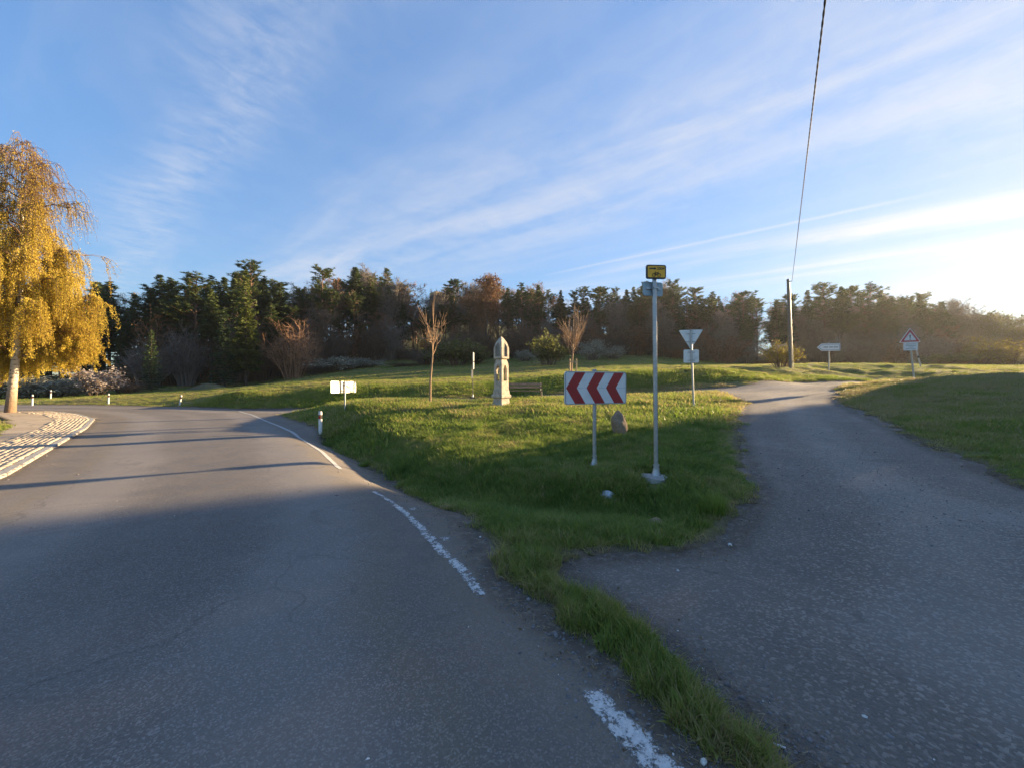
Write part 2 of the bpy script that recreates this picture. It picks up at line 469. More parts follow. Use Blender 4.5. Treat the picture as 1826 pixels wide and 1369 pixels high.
def asphalt_mat(name, base, coarse, dusty):
    m, t = mat_new(name)
    tc = t.new('ShaderNodeTexCoord').outputs['Object']
    rd = t.new('ShaderNodeAttribute'); rd.attribute_name = 'rd'
    n_big = t.noise(tc, 0.35, 5, 0.6)
    n_mid = t.noise(tc, 2.2, 5, 0.65)
    n_fin = t.noise(tc, 95, 3, 0.7)
    v = t.new('ShaderNodeTexVoronoi'); t.l.new(tc, v.inputs['Vector']); v.inputs['Scale'].default_value = 115 if not coarse else 60
    cell = v.outputs['Color']; sx = t.new('ShaderNodeSeparateColor'); t.l.new(cell, sx.inputs[0])
    dk = tuple(c * 0.72 for c in base); lt = tuple(c * 1.30 for c in base)
    c = t.mix(t.mapr(n_big, 0.3, 0.7), dk, lt)
    c = t.mix(t.math('MULTIPLY', t.mapr(n_mid, 0.35, 0.7), 0.5), c, tuple(q * 1.25 for q in base))
    c = t.mix(t.math('MULTIPLY', t.mapr(n_fin, 0.35, 0.72), 0.55), c, tuple(q * 0.45 for q in base))
    # aggregate: some stones light, a few reddish or nearly white
    c = t.mix(t.math('MULTIPLY', t.mapr(sx.outputs[0], 0.60, 1.0), 0.7 if not coarse else 0.8), c, tuple(q * 2.1 for q in base))
    c = t.mix(t.math('MULTIPLY', t.mapr(sx.outputs[1], 0.93, 0.97), 0.5), c, (0.16, 0.10, 0.08))
    c = t.mix(t.math('MULTIPLY', t.mapr(sx.outputs[2], 0.98, 0.99), 0.4), c, (0.36, 0.36, 0.36))
    # dust and washed-in sand towards the edges, wheel-polished lanes darker
    e = t.math('ADD', rd.outputs['Fac'], t.math('MULTIPLY', t.math('SUBTRACT', n_mid, 0.5), 1.1))
    dust = t.math('MULTIPLY', t.mapr(e, -1.1, 0.0), dusty)
    n_d = t.noise(tc, 34, 4, 0.7)
    c = t.mix(t.math('MULTIPLY', dust, t.mapr(n_d, 0.22, 0.60)), c, (0.215, 0.170, 0.120))
    crumb = t.math('MULTIPLY', t.mapr(rd.outputs['Fac'], -0.34, -0.04), t.mapr(t.noise(tc, 11, 5, 0.75), 0.34, 0.52))
    c = t.mix(t.math('MULTIPLY', crumb, 0.8), c, (0.075, 0.056, 0.040))
    band = t.math('MULTIPLY', t.mapr(e, -1.35, -1.0), t.mapr(e, -0.75, -0.95))
    c = t.mix(t.math('MULTIPLY', band, 0.30 * dusty), c, (0.20, 0.155, 0.09))
    # wheel tracks worn smooth by traffic, drawn-out darker lanes between
    rdw = t.math('ADD', rd.outputs['Fac'], t.math('MULTIPLY', t.math('SUBTRACT', n_big, 0.5), 0.5))
    wave = t.math('SINE', t.math('MULTIPLY', rdw, 2.9))
    c = t.mix(t.math('MULTIPLY', t.mapr(wave, -0.2, 1.0), 0.32), c, tuple(q * 1.75 for q in base))
    c = t.mix(t.math('MULTIPLY', t.mapr(wave, 0.2, -1.0), 0.22), c, tuple(q * 0.55 for q in base))
    stn = t.noise(tc, 0.8, 6, 0.7, 1.2)
    c = t.mix(t.math('MULTIPLY', t.mapr(stn, 0.56, 0.70), 0.35), c, tuple(q * 0.55 for q in base))
    # tar blots and hairline cracks
    vo = t.new('ShaderNodeTexVoronoi', feature='DISTANCE_TO_EDGE'); vo.inputs['Scale'].default_value = 0.42
    wv = t.new('ShaderNodeVectorMath', operation='ADD'); t.l.new(tc, wv.inputs[0])
    wn = t.new('ShaderNodeTexNoise'); t.l.new(tc, wn.inputs['Vector']); wn.inputs['Scale'].default_value = 1.7; wn.inputs['Detail'].default_value = 5
    ws = t.new('ShaderNodeVectorMath', operation='SCALE'); t.l.new(wn.outputs['Color'], ws.inputs[0]); ws.inputs['Scale'].default_value = 0.8
    t.l.new(ws.outputs[0], wv.inputs[1]); t.l.new(wv.outputs[0], vo.inputs['Vector'])
    crack = t.math('MULTIPLY', t.mapr(vo.outputs[0], 0.0, 0.011, 1.0, 0.0), t.mapr(n_big, 0.44, 0.56))
    c = t.mix(t.math('MULTIPLY', crack, 0.28), c, (0.02, 0.02, 0.02))
    blot = t.voro(tc, 1.3); 
    c = t.mix(t.math('MULTIPLY', t.mapr(t.math('ADD', blot, t.math('MULTIPLY', n_fin, 0.03)), 0.045, 0.06, 1.0, 0.0), 0.8), c, (0.016, 0.016, 0.017))
    t.l.new(c, t.bsdf.inputs['Base Color'])
    t.l.new(t.mapr(n_mid, 0.3, 0.7, 0.62, 0.85), t.bsdf.inputs['Roughness'])
    t.bsdf.inputs['Specular IOR Level'].default_value = 0.35
    b = t.new('ShaderNodeBump'); b.inputs['Strength'].default_value = 0.7 if coarse else 0.4; b.inputs['Distance'].default_value = 0.014 if coarse else 0.005
    hgt = t.math('ADD', t.math('MULTIPLY', v.outputs['Distance'], -0.8), t.math('MULTIPLY', n_fin, 0.8))
    t.l.new(hgt, b.inputs['Height']); t.l.new(b.outputs[0], t.bsdf.inputs['Normal'])
asphalt_mat('asphalt', (0.148, 0.133, 0.119), False, 0.9)
asphalt_mat('asphalt_coarse', (0.166, 0.147, 0.129), True, 0.38)

def paint_mat(name, lo, hi, col=(0.62, 0.62, 0.60)):
    m, t = mat_new(name)
    tc = t.new('ShaderNodeTexCoord').outputs['Object']
    n = t.math('ADD', t.math('MULTIPLY', t.noise(tc, 75, 5, 0.75), 0.45), t.math('ADD', t.math('MULTIPLY', t.noise(tc, 20, 4, 0.65), 0.33), t.math('MULTIPLY', t.noise(tc, 5, 3, 0.6), 0.22)))
    ed = t.new('ShaderNodeAttribute'); ed.attribute_name = 'wear'
    n = t.math('SUBTRACT', n, t.math('MULTIPLY', ed.outputs['Fac'], 0.22))
    a = t.mapr(n, lo, hi)
    c = t.mix(t.mapr(t.noise(tc, 60, 4, 0.7), 0.3, 0.7), tuple(q * 0.72 for q in col), col)
    t.l.new(c, t.bsdf.inputs['Base Color'])
    t.bsdf.inputs['Roughness'].default_value = 0.7
    t.l.new(a, t.bsdf.inputs['Alpha'])
paint_mat('paint_worn', 0.395, 0.51)
paint_mat('paint_very_worn', 0.43, 0.54)
paint_mat('paint_line', 0.30, 0.42, (0.42, 0.42, 0.41))

def paving_mat():
    m, t = mat_new('paving')
    tc = t.new('ShaderNodeTexCoord').outputs['Object']
    n = t.noise(tc, 1.2, 5, 0.6); nf = t.noise(tc, 30, 4, 0.7)
    c = t.mix(t.mapr(n, 0.3, 0.7), (0.30, 0.235, 0.165), (0.42, 0.34, 0.245))
    c = t.mix(t.math('MULTIPLY', t.mapr(nf, 0.4, 0.7), 0.5), c, (0.2, 0.16, 0.12))
    vo = t.new('ShaderNodeTexVoronoi', feature='DISTANCE_TO_EDGE'); vo.inputs['Scale'].default_value = 0.55
    t.l.new(tc, vo.inputs['Vector'])
    c = t.mix(t.math('MULTIPLY', t.mapr(vo.outputs[0], 0, 0.02, 1, 0), 0.5), c, (0.12, 0.1, 0.08))
    t.l.new(c, t.bsdf.inputs['Base Color']); t.bsdf.inputs['Roughness'].default_value = 0.9
    b = t.new('ShaderNodeBump'); b.inputs['Strength'].default_value = 0.6; b.inputs['Distance'].default_value = 0.02
    t.l.new(nf, b.inputs['Height']); t.l.new(b.outputs[0], t.bsdf.inputs['Normal'])
paving_mat()
mat('cobble', (0.40, 0.33, 0.25), 0.9, 0, 0.35, 5, bump=0.5, dirt=(0.28, 0.225, 0.16), dscale=1.5, damt=0.6)

def birch_bark():
    m, t = mat_new('bark_birch')
    tc = t.new('ShaderNodeTexCoord').outputs['Object']
    mp = t.new('ShaderNodeMapping'); t.l.new(tc, mp.inputs[0]); mp.inputs['Scale'].default_value = (1.2, 1.2, 6)
    n = t.noise(mp.outputs[0], 2.0, 5, 0.65, 0.3)
    sx = t.new('ShaderNodeSeparateXYZ'); t.l.new(tc, sx.inputs[0])
    low = t.mapr(t.math('ADD', sx.outputs[2], t.math('MULTIPLY', n, 2.0)), 1.2, 4.0, 1.0, 0.0)
    c = t.mix(t.mapr(n, 0.52, 0.62), (0.62, 0.57, 0.48), (0.10, 0.08, 0.065))
    c = t.mix(low, c, (0.20, 0.125, 0.075))
    t.l.new(c, t.bsdf.inputs['Base Color']); t.bsdf.inputs['Roughness'].default_value = 0.85
    b = t.new('ShaderNodeBump'); b.inputs['Strength'].default_value = 0.8; b.inputs['Distance'].default_value = 0.05
    t.l.new(t.noise(tc, 9, 4, 0.7), b.inputs['Height']); t.l.new(b.outputs[0], t.bsdf.inputs['Normal'])
birch_bark()

# ------------------------------------------------------------------ terrain height (thin-plate spline through surveyed points)
def pz(px, py, Y):
    p = P(px, py, Y); return (p.x, p.y, p.z)
CP = [  # level main road and its surroundings
    (0,0,0),(0.8,1.6,0),(-1,4,0),(-3.9,8.4,0),(-6.4,11.9,-0.02),(-7.6,13.4,0),(-9,15,0),(-10.2,16.6,0),(-12,18.8,0),(-11,14.5,0),(-14,18,0),(-16,21,0.02),(-14.3,21.5,0.03),(-9,6.9,0),(-15.5,14,0),(-24,22,0),(-31,30,0.05),
    (-40,31,0.1),(-24,28,0.05),(-5,2,0),(-10,1,0),(-4,-6,0),(3,-8,0.05),(-20,-10,0),(-20,10,0.1),(-30,20,0.12),(-45,25,0.2),(-60,20,0.3),(-18,25,0.1),
    (-60,-20,0),(10,-20,0.3),
    # apron and right-hand road
    (2.0,1.8,0),(3.5,1.5,0.03),(1.5,3.6,0.0), pz(1290,960,4.1), pz(1345,860,5.8), pz(1826,870,5.3), pz(1320,770,9.5), pz(1325,745,11.5),
    pz(1640,790,8), pz(1560,750,10.5), pz(1480,715,15), pz(1500,697,18.5), pz(1340,702,18), pz(1400,691,21),
    (6,2.5,0.10),(10,1,0.35),
    # island
    pz(1060,833,7.2), pz(1170,848,6.2), pz(1103,777,9.5), pz(1237,730,13.5), pz(895,727,16), pz(767,722,17), pz(615,729,15.5),
    (-4.9,11.5,0.05), (-1.2,5.9,0.0),(0.3,4.4,0.02),(2.6,4.9,0.12),
    pz(960,711,19.6), pz(1240,701,19), pz(650,718,20), pz(520,727,20.5),
    # road behind the island, bank and meadow foot
    (-12.5,22.5,0.12),(-8,22.3,0.36),(0,22,0.72),(8,21.6,1.02),(20,25.0,1.45),(28,26.8,1.5),(45,26.7,1.6),(70,26.2,1.8),
    (-16,24.8,0.05),(-12,24.6,0.14),(-8,24.3,0.38),(0,24.1,0.76),(8,23.8,1.1),(13,23.4,1.5),
    pz(400,704,27.5), pz(200,709,33), pz(600,698,27), pz(800,690,27), pz(1000,680,26.6), pz(1150,671,26.5), pz(1300,665,26.5), pz(1410,657,32), pz(1480,663,32),
    # right field
    pz(1826,760,8.5), pz(1826,692,12.5), pz(1640,690,15), pz(1600,681,18.5), pz(1630,678,22), pz(1641,654,33),(30,12,1.75),(45,19,2.05),(60,32,2.5),(30,3,1.4),(60,5,1.8),(30,-12,1.0),(80,45,3.2),(100,20,2.5),
    pz(1826,652,55), pz(1700,652,50),
    # meadow up to the wood
    pz(620,652,70), pz(900,640,73), pz(1150,636,75), pz(1350,652,70), pz(560,668,58), pz(440,689,54), pz(300,692,50), pz(100,706,42), pz(-60,708,42),
    pz(700,678,35), pz(900,670.6,35), pz(1100,661,35), pz(1300,657.5,35), pz(500,687.5,35),
    pz(700,668,45), pz(900,660,45), pz(1100,652,45), pz(1300,652,45), pz(1500,652,60), pz(1600,650,70), pz(1800,655,70), pz(2000,655,70),
    # hill behind
    (-90,75,3),(-60,85,7),(-40,105,13),(0,115,17),(40,115,15),(75,105,9),(110,100,6),(150,90,5),(-30,165,27),(-100,130,8),(100,160,9),(0,220,22),
    (-300,0,0),(-300,300,0),(300,0,2),(300,300,5),(0,500,5),(0,-200,-2),(-200,-150,-2),(200,-150,0),(-300,600,0),(300,600,0),(-150,60,1.5),
]
CPa = np.array(CP, dtype=np.float64)
SC = 20.0
def _u(r2):
    return np.where(r2 > 1e-12, r2 * np.log(np.maximum(r2, 1e-12)), 0.0)
def tps_fit(A):
    n = len(A); xy = A[:, :2] / SC
    K = _u(((xy[:, None] - xy[None]) ** 2).sum(-1)) + np.eye(n) * 2e-4
    Pm = np.hstack([np.ones((n, 1)), xy])
    L = np.zeros((n + 3, n + 3)); L[:n, :n] = K; L[:n, n:] = Pm; L[n:, :n] = Pm.T
    return np.linalg.solve(L, np.concatenate([A[:, 2], np.zeros(3)]))
TW = tps_fit(CPa)

def sst(v, a, b):
    t = np.clip((v - a) / (b - a), 0, 1); return t * t * (3 - 2 * t)

def segdist(x, y, pts):
    """distance from points to an open polyline"""
    d = np.full(np.shape(x), 1e9)
    for (ax, ay), (bx, by) in zip(pts[:-1], pts[1:]):
        dx, dy = bx - ax, by - ay
        t = np.clip(((x - ax) * dx + (y - ay) * dy) / (dx * dx + dy * dy + 1e-12), 0, 1)
        d = np.minimum(d, np.hypot(x - ax - t * dx, y - ay - t * dy))
    return d

DITCH = [(-6.0, 13.0), (-4.1, 10.6), (-2.4, 8.0), (-0.9, 6.5), (0.6, 5.6), (1.5, 5.3)]
def hgt(x, y):
    x = np.asarray(x, dtype=np.float64); y = np.asarray(y, dtype=np.float64)
    sh = x.shape; xf = x.ravel(); yf = y.ravel()
    out = np.empty(len(xf)); n = len(CPa); xy = CPa[:, :2] / SC
    for i in range(0, len(xf), 40000):
        q = np.stack([xf[i:i+40000], yf[i:i+40000]], 1) / SC
        U = _u(((q[:, None] - xy[None]) ** 2).sum(-1))
        out[i:i+40000] = U @ TW[:n] + TW[n] + q @ TW[n+1:]
    out *= 1 - 0.97 * sst(sdist(xf, yf, MAIN), 1.8, 0.0)      # the main road itself lies level
    dd = segdist(xf, yf, DITCH)
    out -= 0.42 * np.exp(-(dd / 0.80) ** 2)
    return out.reshape(sh)
def H1(x, y):
    return float(hgt(np.array([x]), np.array([y]))[0])

# ------------------------------------------------------------------ outlines of roads (world metres)
edge_px = [(1272,1369),(1188,1275),(1112,1200),(1028,1135),(945,1080),(893,1035),(868,985),(835,935),(800,900),(740,850),(690,822),(640,798),(560,760),(500,740),(468,733)]
main_right = [G0(*p) for p in edge_px]
main_left = [(-3.4,-2.6), (-6.2,2.8), G0(0,852), G0(80,805), G0(150,765), G0(166,748), (-23.2,20.6), (-27.5,22.9), (-33,24.3), (-45,24.8), (-80,23)]
MAIN = [(3.2,-7), (1.55,0.6), (1.17,1.45)] + main_right + [(-16.2,24.0), (-18.5,25.6), (-24,27.9), (-31,29.9), (-40,30.6), (-80,28.5)] + main_left[::-1] + [(0.5,-9)]
BACK = [(-15.5,21.6), (-12.5,20.9), (-8,20.35), (0,20.0), (7,19.6), (10.2,18.6), (12.4,17.2), (16.3,19.6), (20,23.2), (28,25.2), (45,25), (75,24.5), (75,28), (45,28.4), (28,28.4), (20,26.8), (14.2,23.1), (8,23.1), (0,23.5), (-8,23.9), (-14,24.4), (-18.6,25.5)]
rl = [(1405,1369,0),(1322,1290,0),(1262,1230,0),(1180,1155,0),(1102,1090,0),(1042,1050,0),(1000,1020,0),(1010,1000,0)]
RIGHT = [(1.24,1.45)] + [G0(*p) for p in rl] + [G0(1120,985,0.02), G0(1230,975,0.03), G0(1300,955,0.05), P(1352,905,5.0)[:2], P(1357,880,5.45)[:2], P(1345,850,5.95)[:2], P(1328,800,7.9)[:2], P(1316,768,9.6)[:2], P(1325,745,11.5)[:2], P(1332,718,15)[:2], (10.3,18.7), (12.5,20.6), (16.5,20.4), P(1500,697,18.5)[:2], P(1480,715,15)[:2], P(1560,750,10.5)[:2], P(1640,790,8)[:2], P(1826,870,5.3)[:2], (8.3,3.2), (9.5,-1), (11,-7), (2.4,-7), (1.56,0.6)]
PAVE = [G0(0,850), G0(80,804), G0(150,764), G0(165.5,748), (-23.3,20.7), (-27.6,23.0), (-30.2,23.2), (-28.2,20.8), (-24.5,18.6), (-21,16.2), (-18.4,14.2), (-15.7,11.8), (-12.2,7.6), (-9.5,3.0), (-6.3,2.8)]

def sdist(x, y, poly):
    """signed distance to a closed outline, negative inside"""
    pts = list(poly) + [poly[0]]
    d = segdist(x, y, pts)
    ins = np.zeros(np.shape(x), dtype=bool)
    for (ax, ay), (bx, by) in zip(pts[:-1], pts[1:]):
        c = ((ay > y) != (by > y)) & (x < (bx - ax) * (y - ay) / ((by - ay) if by != ay else 1e-12) + ax)
        ins ^= c
    return np.where(ins, -d, d)

def axis(lo, hi, c, a, b):
    out = [c]
    v = c
    while v < hi: v += a + b * abs(v - c); out.append(v)
    v = c; neg = []
    while v > lo: v -= a + b * abs(v - c); neg.append(v)
    return np.array(neg[::-1] + out)

def vnoise(x, y, s, seed):
    """cheap smooth value noise"""
    g = np.random.default_rng(seed).random((256, 256))
    u, v = x * s, y * s
    i, j = np.floor(u).astype(int), np.floor(v).astype(int)
    fu, fv = u - i, v - j
    fu = fu * fu * (3 - 2 * fu); fv = fv * fv * (3 - 2 * fv)
    def G(a, b): return g[a % 256, b % 256]
    return (G(i,j)*(1-fu)+G(i+1,j)*fu)*(1-fv) + (G(i,j+1)*(1-fu)+G(i+1,j+1)*fu)*fv - 0.5

gx = axis(-420, 420, 0.6, 0.05, 0.0145)
gy = axis(-60, 700, 2.6, 0.05, 0.0135)
GX, GY = np.meshgrid(gx, gy)
GH = hgt(GX, GY)
SD_M, SD_B, SD_R, SD_P = [sdist(GX, GY, q) for q in (MAIN, BACK, RIGHT, PAVE)]
SD = np.minimum(np.minimum(SD_M, SD_B), SD_R)
def ragged(x, y):
    r = np.hypot(x, y)
    return (vnoise(x, y, 1.1, 12) * 0.24 + vnoise(x, y, 3.1, 1) * 0.26 + vnoise(x, y, 9.0, 2) * 0.15) * np.clip(0.45 + r * 0.05, 0, 1.2)
RG = ragged(GX, GY)
rr = np.hypot(GX, GY)
bw = np.maximum(0.10, rr * 0.012)
t_ = np.clip(((SD + RG) / bw + 1) / 2, 0, 1)
lift = -0.09 + 0.125 * t_ * t_ * (3 - 2 * t_)
far = sst(SD, 0.3, 3.0)
rough_z = far * (vnoise(GX, GY, 0.7, 3) * 0.12 + vnoise(GX, GY, 2.3, 4) * 0.06) + sst(SD, 0.05, 0.4) * vnoise(GX, GY, 6, 5) * 0.03
# tussocky bank and field across the road at the right
bank = sst(GY, 22, 25) * sst(GY, 50, 30) * sst(GX, -4, 12)
rough_z += bank * sst(GX, 6, 16) * far * (vnoise(GX, GY, 0.9, 6) * 0.30 + vnoise(GX, GY, 1.9, 7) * 0.20)
pv = sst(SD_P, 0.25, -0.25)
TZ = GH + lift + rough_z * (1 - pv) - 0.10 * pv * 0 
TZ = np.where(SD_P < 0.12, GH - 0.05, TZ)

def grid_mesh(name, mask, Z, mat_, attrs):
    """faces of the survey grid where mask (per cell) holds"""
    ny, nx = GX.shape
    idx = np.arange(ny * nx).reshape(ny, nx)
    q = np.stack([idx[:-1,:-1], idx[:-1,1:], idx[1:,1:], idx[1:,:-1]], -1)[mask]
    used, inv = np.unique(q.ravel(), return_inverse=True)
    V = np.stack([GX.ravel()[used], GY.ravel()[used], Z.ravel()[used]], 1)
    return mesh_np(name, V, inv.reshape(-1, 4), mat_, True, {k: a.ravel()[used] for k, a in attrs.items()})
def cellmin(A): return np.minimum(np.minimum(A[:-1,:-1], A[1:,:-1]), np.minimum(A[:-1,1:], A[1:,1:]))
def cellavg(A): return (A[:-1,:-1] + A[1:,:-1] + A[:-1,1:] + A[1:,1:]) / 4

ground = obj('ground', grid_mesh('ground', cellmin(GX) > -1e9, TZ, M['ground'], {'rd': np.clip(SD, -2, 9)}))
tag(ground, 'grassy ground and meadow rising towards the wood', 'ground', kind='structure')
aM, aB, aR, aP = cellavg(SD_M), cellavg(SD_B), cellavg(SD_R), cellavg(SD_P)
near = np.minimum(np.minimum(aM, aB), aR)
lim = np.maximum(0.30, cellavg(rr) * 0.03)
mM = (aM < lim) & (aM <= aB) & (aM <= aR)
mR = (aR < lim) & (aR < aM) & (aR <= aB)
mB = (aB < lim) & (aB < aM) & (aB < aR)
camber = GH + vnoise(GX, GY, 0.35, 8) * 0.025 * sst(SD, 0, -0.8)
main_road = obj('main_road', grid_mesh('main_road', mM, camber, M['asphalt'], {'rd': SD}))
tag(main_road, 'dark asphalt main road curving away to the left', 'road', kind='structure')
side_road = obj('side_road', grid_mesh('side_road', mR, camber, M['asphalt_coarse'], {'rd': SD}))
tag(side_road, 'coarse grey asphalt side road climbing on the right', 'road', kind='structure')
back_road = obj('back_road', grid_mesh('back_road', mB, camber, M['asphalt_coarse'], {'rd': SD}))
tag(back_road, 'narrow asphalt road running behind the grass island', 'road', kind='structure')
PZ = GH + 0.05 + vnoise(GX, GY, 0.8, 9) * 0.02
pavement = obj('pavement', grid_mesh('pavement', aP < 0.05, PZ, M['paving'], {'rd': SD_P}))
tag(pavement, 'sandy pale pavement inside the left bend', 'pavement', kind='structure')

# ------------------------------------------------------------------ painted edge lines
def strip(name, pts, w, mat_, parent, dz=0.006, step=0.05):
    """ribbon of paint along a ground polyline (x, y)"""
    p = np.array(pts, dtype=float)
    s = np.concatenate([[0], np.cumsum(np.hypot(*np.diff(p, axis=0).T))])
    n = max(6, int(s[-1] / step)); ss = np.linspace(0, s[-1], n)
    x = np.interp(ss, s, p[:, 0]); y = np.interp(ss, s, p[:, 1])
    tx, ty = np.gradient(x), np.gradient(y); L = np.hypot(tx, ty); nx_, ny_ = -ty / L, tx / L
    ws = np.interp(ss, s, w) if hasattr(w, '__len__') else np.full(n, w)
    k = np.linspace(-0.5, 0.5, 7)
    X = x[:, None] + nx_[:, None] * ws[:, None] * k; Y = y[:, None] + ny_[:, None] * ws[:, None] * k
    Z = hgt(X, Y) + vnoise(X, Y, 0.35, 8) * 0.025 * sst(np.minimum(np.minimum(sdist(X, Y, MAIN), sdist(X, Y, RIGHT)), sdist(X, Y, BACK)), 0, -0.8) + dz
    wear = np.abs(k)[None] * 2 + np.zeros_like(X)
    endw = np.minimum(ss, s[-1] - ss)
    wear = np.clip(wear ** 3 + np.clip(1 - endw / 0.12, 0, 1)[:, None] * 0.8, 0, 1.2)
    V = np.stack([X, Y, Z], -1).reshape(-1, 3)
    idx = np.arange(n * 7).reshape(n, 7)
    q = np.stack([idx[:-1,:-1], idx[:-1,1:], idx[1:,1:], idx[1:,:-1]], -1).reshape(-1, 4)
    return obj(name, mesh_np(name, V, q, mat_, False, {'wear': wear.ravel()}), parent)
strip('edge_line', [G0(*p) for p in ((1250,1440),(1178,1369),(1110,1296),(1066,1250),(1030,1214))], [0.23,0.22,0.20,0.18,0.16], M['paint_worn'], main_road)
strip('edge_line', [G0(*p) for p in ((866,1072),(820,1012),(790,985),(745,935),(715,905),(690,885),(662,868))], [0.15,0.15,0.15,0.16,0.15,0.14,0.11], M['paint_very_worn'], main_road)
strip('edge_line', [G0(*p) for p in ((608,828),(575,800),(540,778),(500,760),(445,738),(425,733))], 0.13, M['paint_line'], main_road, step=0.2)
strip('paint_patch', [G0(*p) for p in ((722,908),(752,900))], 0.32, M['paint_very_worn'], main_road)
strip('paint_patch', [G0(*p) for p in ((782,952),(806,966))], 0.16, M['paint_very_worn'], main_road)
strip('paint_patch', [G0(*p) for p in ((642,840),(680,842))], 0.14, M['paint_very_worn'], main_road)

# ------------------------------------------------------------------ kerb stones and cobble edging of the pavement
def resample(pts, step):
    p = np.array(pts, dtype=float)
    s = np.concatenate([[0], np.cumsum(np.hypot(*np.diff(p, axis=0).T))])
    n = max(2, int(round(s[-1] / step)))
    ss = np.linspace(0, s[-1], n + 1)
    return np.stack([np.interp(ss, s, p[:, 0]), np.interp(ss, s, p[:, 1])], 1)
kerb_pts = resample([(-6.3, 2.9)] + PAVE[:6], 1.0)
kme = None
for a, b in zip(kerb_pts[:-1], kerb_pts[1:]):
    c = (a + b) / 2; ang = math.atan2(b[1]-a[1], b[0]-a[0]); L = float(np.hypot(*(b-a)))
    if kme is None:
        mb = MB(); mb.box((0,0,0), (0.985, 0.15, 0.25)); k = mb.build('kerb_stone', M['kerb'], pavement, bevel=0.012); kme = k.data
    else:
        k = obj('kerb_stone', kme, pavement)
    k.location = (c[0], c[1], H1(*c) - 0.065 + random.uniform(-0.006, 0.006)); k.rotation_euler.z = ang; k.scale.x = L
def cobbles():
    base = np.array([(-.5,-.5,0),(.5,-.5,0),(.5,.5,0),(-.5,.5,0),(-.488,-.488,1),(.488,-.488,1),(.488,.488,1),(-.488,.488,1)])
    fq = np.array([[4,5,6,7],[0,1,5,4],[1,2,6,5],[2,3,7,6],[3,0,4,7]])
    V = []; Fq = []; n = 0
    line = resample([(-6.3, 2.9)] + PAVE[:6], 0.115)
    T = np.gradient(line, axis=0); T /= np.hypot(T[:,0], T[:,1])[:, None]
    cs = []
    for k in range(9):
        off = 0.16 + k * 0.115
        keep = rng.random(len(line)) < (1.0 if k < 5 else 0.85 - (k-5) * 0.17)
        q = line[keep] + np.stack([-T[keep][:,1], T[keep][:,0]], 1) * off + rng.normal(0, 0.012, (keep.sum(), 2))
        cs.append(np.c_[q, np.arctan2(T[keep][:,1], T[keep][:,0])])
    cs = np.concatenate(cs)
    z = hgt(cs[:,0], cs[:,1]) + 0.046
    for (x, y, a), zz in zip(cs, z):
        s = rng.uniform(0.115, 0.124, 2); h = rng.uniform(0.016, 0.021); a += rng.normal(0, 0.15)
        ca, sa = math.cos(a), math.sin(a)
        bx, by = base[:,0]*s[0], base[:,1]*s[1]
        V.append(np.stack([x + bx*ca - by*sa, y + bx*sa + by*ca, zz + base[:,2]*h], 1)); Fq.append(fq + n); n += 8
    o = obj('cobble_edging', mesh_np('cobble_edging', np.concatenate(V), np.concatenate(Fq), M['cobble']), pavement)
    o['kind'] = 'stuff'
cobbles()

# ------------------------------------------------------------------ props: signs, posts, shrine
def foot(parent, r=0.035, m='galv'):
    """flared cast foot of a sign post with its two bolts"""
    mb = MB(); mb.lathe([(r*2.4,0.0),(r*2.4,0.018),(r*1.9,0.03),(r*1.35,0.10),(r*1.22,0.15),(r*1.22,0.20)], 14)
    f = mb.build('foot', M[m], parent, True)
    for sx in (-1, 1):
        b = MB(); b.tube([(sx*r*1.1,0,0.16),(sx*r*1.6,0,0.16)], 0.011, 6); b.build('bolt', M['iron'], f)
    return f
def post(parent, h, r=0.035, z0=0.02, lean=(0,0), m='galv', cap=True):
    mb = MB(); mb.tube([(0,0,z0),(lean[0]*0.5,lean[1]*0.5,h*0.5),(lean[0],lean[1],h)], r, 14)
    p = mb.build('post', M[m], parent, True)
    if cap:
        c = MB(); c.lathe([(r*1.12,h-0.02),(r*1.12,h+0.004),(r*0.7,h+0.016)], 14, c=lean); c.build('cap', M['sign_grey'], p, True)
    return p
def clamps(parent, zs, y, w=0.22, r=0.035):
    for z in zs:
        mb = MB(); mb.box((0, y, z), (w, 0.022, 0.028)); mb.box((-r*1.15, y*0.3, z), (0.008, r*2.2, 0.028)); mb.box((r*1.15, y*0.3, z), (0.008, r*2.2, 0.028)); mb.box((0, -r*1.12, z), (r*2.3, 0.006, 0.028))
        mb.build('clamp', M['galv'], parent)
def panel(parent, outline, y, th, mface, mback, name='board', rim=0.012):
    """sheet-metal board: folded rim + body facing -y (towards the viewer when rz = 0)"""
    mb = MB(); mb.prism(outline, y, y + th)
    return mb.build(name, mback, parent, bevel=0.004)
def decal(parent, outline, y, m, name, th=0.002):
    mb = MB(); mb.prism(outline, y - th, y); return mb.build(name, m, parent)
def ring_decal(parent, outer, inner, y, m, name, th=0.002):
    mb = MB(); n = len(outer)
    V = [(x, y-th, z) for x, z in outer] + [(x, y-th, z) for x, z in inner] + [(x, y, z) for x, z in outer] + [(x, y, z) for x, z in inner]
    Fc = []
    for k in range(n):
        j = (k+1) % n
        Fc += [[k, j, n+j, n+k], [k, 2*n+k, 2*n+j, j], [n+k, n+j, 3*n+j, 3*n+k]]
    mb.add(V, Fc); return mb.build(name, m, parent)
